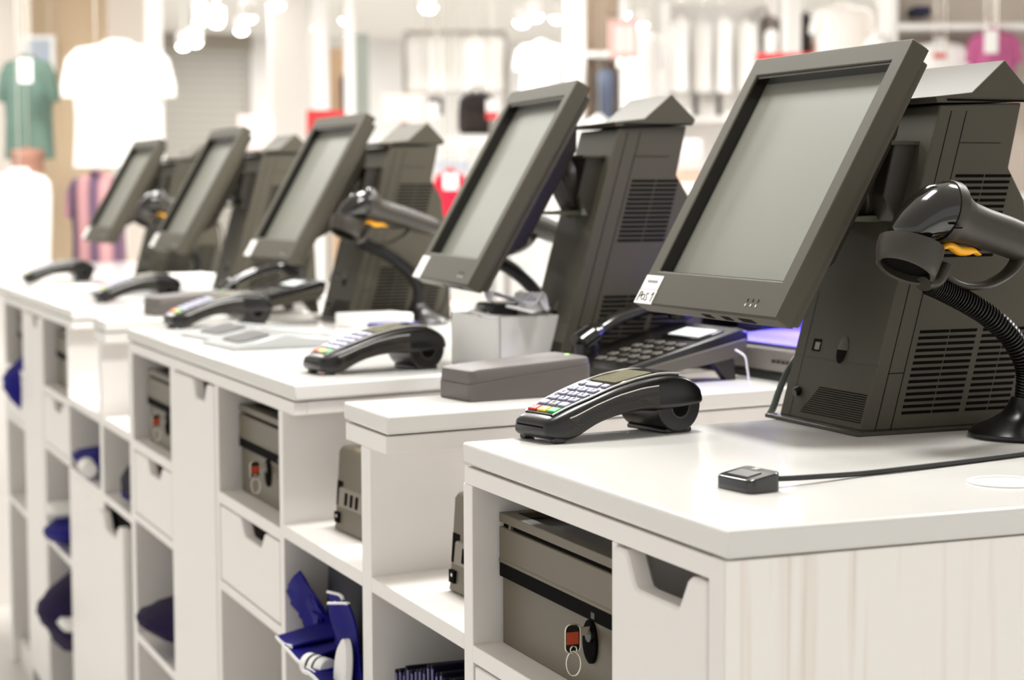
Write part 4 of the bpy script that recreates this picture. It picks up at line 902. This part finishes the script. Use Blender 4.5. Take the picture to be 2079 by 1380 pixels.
# centre: garment rail with white clothes, backpack, shelves
rk, p = local_thing('clothes_rail', 'white metal clothes rail with pale clothes, upper centre', 'clothes rail', 925, 66, 12.0, True)
zt = p.z; w = 205*px2m(12.0)
for sg in (-1, 1): MB().cyl((sg*w/2, 0, 0), (sg*w/2, 0, zt), 0.018, 12).build('upright', M_SIL, rk)
for z in (zt, zt-0.36): MB().cyl((-w/2, 0, z), (w/2, 0, z), 0.014, 12).build('rail', M_SIL, rk)
MB().box(-w/2-0.02, w/2+0.02, -0.25, 0.25, 0.02, 0.05).build('bottom_board', M_WHT, rk)
for k, cx in enumerate((848, 886, 924, 962, 1000)):
    shirt('pale garment hanging on the white clothes rail, upper centre', cx-26, cx+26, 74, 184, 12.0-0.04*(k % 2), M_TEE if k % 2 else mat('pale_grey_cloth', (226, 224, 220), 0.85), sleeve=False, group='pale garments on the clothes rail', dep=0.14)
tb, p = local_thing('display_table', 'white display table behind the second and third tills', 'table', 930, 282, 9.2, True)
zt = p.z
MB().box(-0.42, 0.5, -0.3, 0.3, zt-0.04, zt).build('top', M_WHT, tb, 0.004)
for a in (-0.38, 0.46):
    for b in (-0.26, 0.26): MB().box(a-0.02, a+0.02, b-0.02, b+0.02, 0, zt-0.04).build('leg', M_WHT, tb)
MB().box(-0.36, 0.44, -0.26, 0.26, zt-0.42, zt-0.39).build('shelf', M_WHT, tb)
bp, p = local_thing('backpack', 'black brown backpack standing behind the second till', 'backpack', 968, 272, 9.1)
R = []
w = 76*px2m(9.1); hb = 84*px2m(9.1)
for z, s_ in ((0.0, 0.86), (0.12, 1.0), (0.5, 1.0), (0.8, 0.94), (0.95, 0.72), (1.0, 0.4)):
    R.append([(x*s_, y*s_, z*hb) for x, y in rrect(w, 0.12, 0.045, 5)])
MB().rings(R).build('bag_body', M_BRN, bp, sharp=60)
MB().rings([[(x, y, z) for x, y in rrect(w*0.7, 0.05, 0.02, 4, 0, -0.075)] for z in (0.02, hb*0.5)]).build('front_pocket', M_BRN, bp, 0.004)
MB().sweep([(-0.02, 0, hb), (-0.02, 0, hb+0.03), (0.02, 0, hb+0.03), (0.02, 0, hb)], 0.006, 8).build('carry_loop', M_BRN, bp)
t = panel('swing_tag', 'white and red swing tag on the black brown backpack', 'tag', 987, 1010, 203, 242, 8.95, M_PAP, 0.004, hang='down')
MB().box(-0.028, 0.028, -0.004, 0.001, 0.0, 0.035).build('red_band', M_RED2, t)
shirt('dark cap shaped garment left of the backpack', 868, 902, 196, 232, 9.2, M_BRN, 'cloth', sleeve=False, name='folded_garment')
panel('price_tag', 'white card before the dark garment left of the backpack', 'tag', 868, 892, 208, 240, 8.9, M_PAP, 0.005, hang='up')
for k, (a, b, c, dd, mt_, l) in enumerate(((888, 955, 296, 326, M_WHT, 'stack of white folded clothes under the table top by the second till'), (886, 950, 326, 350, mat('cool_grey_cloth', (206, 212, 222), 0.85), 'cool grey folded clothes under the white stack by the second till'))):
    w = (b-a)*px2m(9.0); h_ = (dd-c)*px2m(9.0); t, p = local_thing('folded_garment', l, 'clothes', (a+b)/2, dd, 9.0)
    for i in range(3): MB().rings([[(x, y, z) for x, y in rrect(w, 0.25, 0.03)] for z in (h_*i/3, h_*(i+0.9)/3)]).build('fold', mt_, t, 0.006)
shirt('red garment seen between the third scanner and the second till', 880, 948, 345, 480, 8.4, M_REDC, 'shirt', dep=0.2)
panel('price_tag', 'white tag over the red garment left of the second till', 'tag', 900, 930, 352, 385, 8.1, M_PAP, 0.005, hang='up')
shirt('second white tee shirt, above the second till monitor', 1048, 1152, 84, 215, 10.6, M_TEE, stand='second white tee shirt', dep=0.26)
shirt('brown leather garment right of the second white tee', 1126, 1152, 132, 196, 11.2, M_BROWN, 'jacket', sleeve=False, dep=0.1, name='jacket')
pillar('white pillar right of the second white tee', 1148, 1184, 10.2, M_WHT, 0.2)
# right: shelving bays
def shelving(label, px0, px1, d, zs, mt_back, uprights=True, dep=0.35):
    w = (px1-px0)*px2m(d); t, p = local_thing('shelf_unit', label, 'shelf', (px0+px1)/2, 300, d, True)
    MB().box(-w/2, w/2, dep/2-0.02, dep/2, 0, 2.6).build('back_board', mt_back, t)
    for z in zs: MB().box(-w/2, w/2, -dep/2, dep/2-0.02, z-0.03, z).build('shelf', M_WHT, t, 0.002)
    for sg in (-1, 1): MB().box(sg*w/2-0.015, sg*w/2+0.015, -dep/2, dep/2, 0, 2.6).build('upright', M_WHT, t, 0.002)
    return t
zpx = lambda py, d: at(1200, py, d).z
shelving('tan backed white shelf unit with denim on it, right of the white pillar', 1182, 1262, 11.0, (0.3, 0.8, 1.25, zpx(110, 11.0)), mat('tan_back', (232, 208, 184), 0.8))
shirt('blue denim garment in the tan backed shelf unit', 1206, 1250, 138, 262, 10.9, M_JEAN, 'jeans', sleeve=False, dep=0.12, name='jeans')
shirt('bright white tee shirt above the second till roof', 1258, 1352, 60, 230, 10.0, M_TEE, stand='bright white tee above the second till roof', dep=0.26)
panel('sign', 'white hanging sign with red edge right of the tan shelves', 'sign', 1242, 1290, 48, 112, 9.6, M_PAP, 0.02, frame=mat('pale_red_rim', (240, 196, 190), 0.6), hang='up')
shelving('white shelf unit of pale clothes between the second and near tills', 1352, 1560, 12.5, (0.3, 0.75, 1.2, zpx(240, 12.5)), mat('cream_back', (242, 239, 235), 0.8))
rs = random.Random(5)
for c in range(4):
    a = 1364+48*c; hgt = 46+rs.randint(-8, 10); t, p = local_thing('folded_garment', 'stack of pale folded clothes in the white shelf unit behind the near till', 'clothes', a+20, 238, 12.45, group='pale folded clothes in the white shelf unit')
    w = 38*px2m(12.4); h_ = hgt*px2m(12.4); mt_ = (M_TEE, mat('grey_cloth', (214, 210, 206), 0.85), M_TEE, M_PEACH)[c]
    for i in range(3): MB().rings([[(x, y-0.02, z) for x, y in rrect(w, 0.26, 0.03)] for z in (h_*i/3, h_*(i+0.9)/3)]).build('fold', mt_, t, 0.006)
M_PALE = mat('pale_grey_cloth', (226, 224, 220), 0.85)
for c, (a, mt_) in enumerate(((1360, M_TEE), (1404, M_PALE), (1446, M_TEE), (1492, M_PALE), (1528, M_TEE))):
    shirt('pale garment hanging in the white shelf unit left of the near monitor', a, a+44, 34+6*(c % 2), 186, 12.2-0.05*(c % 2), mt_, sleeve=False, group='pale garments hung in the white shelf unit', dep=0.14)
t2, p = local_thing('display_table', 'white table of folded clothes right of the second till roof', 'table', 1420, 372, 8.6, True)
MB().box(-0.3, 0.5, -0.25, 0.25, p.z-0.04, p.z).build('top', M_WHT, t2, 0.004)
for a in (-0.27, 0.47):
    for b in (-0.22, 0.22): MB().box(a-0.02, a+0.02, b-0.02, b+0.02, 0, p.z-0.04).build('leg', M_WHT, t2)
for (a, b, c, dd, mt_, l) in ((1374, 1424, 344, 371, M_PEACH, 'peach folded cloth right of the second till roof'), (1378, 1428, 318, 344, mat('grey_cloth', (214, 210, 206), 0.85), 'grey folded cloth on the peach one right of the second till'), (1380, 1424, 282, 318, M_TEE, 'white folded cloth topmost right of the second till')):
    w = (b-a)*px2m(8.6); h_ = (dd-c)*px2m(8.6); t, p = local_thing('folded_garment', l, 'clothes', (a+b)/2, dd, 8.6)
    for i in range(2): MB().rings([[(x, y, z) for x, y in rrect(w, 0.2, 0.03)] for z in (h_*i/2, h_*(i+0.92)/2)]).build('fold', mt_, t, 0.006)
panel('sign', 'red sign above the near till monitor', 'sign', 1536, 1650, 108, 170, 8.0, M_RED2, 0.02, hang='down')
shirt('black and white garment above the near till monitor', 1538, 1586, 30, 150, 10.4, mat('dark_print', (92, 84, 76), 0.85, grain=0.6, gscale=14), sleeve=False, dep=0.15)
shirt('white garment over the black and white one above the near till', 1552, 1580, 58, 150, 10.2, M_TEE, sleeve=False, dep=0.12)
shirt('black garment hanging right of the white post, above the near till', 1618, 1652, 24, 150, 10.6, M_BRN, sleeve=False, dep=0.15)
pillar('white post above the near till, left of the black garment', 1590, 1622, 10.0, M_WHT, 0.12)
shirt('white tee with peach hem above the near till', 1650, 1770, 10, 140, 10.2, M_TEE, dep=0.2)
shirt('peach garment below the white tee above the near till', 1640, 1740, 80, 170, 10.6, M_PEACH, sleeve=False, dep=0.2)
shelving('white wall shelf with hanging tees at the upper right', 1800, 2180, 9.6, (0.4, 0.9, 1.35, zpx(58, 9.6)), mat('taupe_back', (206, 194, 182), 0.8))
shirt('white tee with red label on the upper right shelf', 1850, 1968, 82, 230, 9.45, M_TEE, dep=0.15)
panel('neck_label', 'red label at the neck of the white tee on the upper right shelf', 'tag', 1895, 1922, 108, 118, 9.3, M_RED2, 0.004, hang='up')
shirt('white tee left of the upright on the upper right shelf', 1756, 1806, 66, 190, 9.4, M_TEE, dep=0.15)
shirt('magenta and violet top at the upper right edge', 1966, 2070, 60, 210, 9.4, M_PINK, dep=0.15)
panel('price_tag', 'white tag on the magenta top at the upper right edge', 'tag', 1998, 2026, 62, 108, 9.2, M_PAP, 0.005, hang='up')
t, p = local_thing('folded_garment', 'navy folded garment on top of the upper right shelf', 'clothes', 1866, 34, 9.55)
MB().rings([[(x, y, z) for x, y in rrect(0.09, 0.2, 0.03)] for z in (0.0, 0.045)]).build('fold', M_NAVY, t, 0.006)
# right wall row of far clothes, to close the view behind the till towers
for k, (a, mt_) in enumerate(((1186, M_TEE), (1240, M_PEACH), (1300, M_TEE))):
    shirt('pale garment hanging low behind the second till roof', a, a+60, 232, 420, 9.0+0.2*k, mt_, sleeve=False, dep=0.2, group='pale garments behind the second till roof')

# ceiling spotlights
M_LAMP = mat('lamp_lens', (255, 252, 245), 0.4, emit=(255, 250, 240), es=14)
spots = [(372, 91, 14.5), (396, 84, 14.0), (408, 40, 13.6), (440, 44, 13.8), (505, 34, 13.0), (490, 60, 14.6), (645, 54, 14.2), (704, 38, 13.4), (1060, 42, 12.0), (1086, 30, 11.6), (1132, 34, 12.5),
         (303, 62, 13.5), (1262, 26, 11.5), (1300, 48, 12.2), (870, 12, 11.0), (560, 8, 11.4), (1250, 88, 14)]
sp0 = None
for (px, py, d) in spots:
    p = at(px, py, d)
    if sp0 is None:
        sp0 = thing('ceiling_spotlight', 'glowing white ceiling spotlight above the shop floor', 'spotlight', p, 0, 'ceiling spotlights')
        MB().lathe([(0.045, -0.012), (0.056, 0.0), (0.056, 0.09), (0.03, 0.105)], 20).build('housing', M_WHT, sp0)
        MB().lathe([(0.002, -0.040), (0.030, -0.034), (0.048, -0.010), (0.048, 0.0)], 20).build('lens', M_LAMP, sp0)
        MB().cyl((0, 0, 0.10), (0, 0, CEIL-p.z), 0.008, 8).build('stem', M_WHT, sp0)
    else:
        c = copy_tree(sp0); c.location = p
        for ch in c.children:
            if ch.name.startswith('stem'): ch.scale = (1, 1, 1); s_ = (CEIL-p.z)/(CEIL-sp0.location.z); ch.scale = (1, 1, s_)
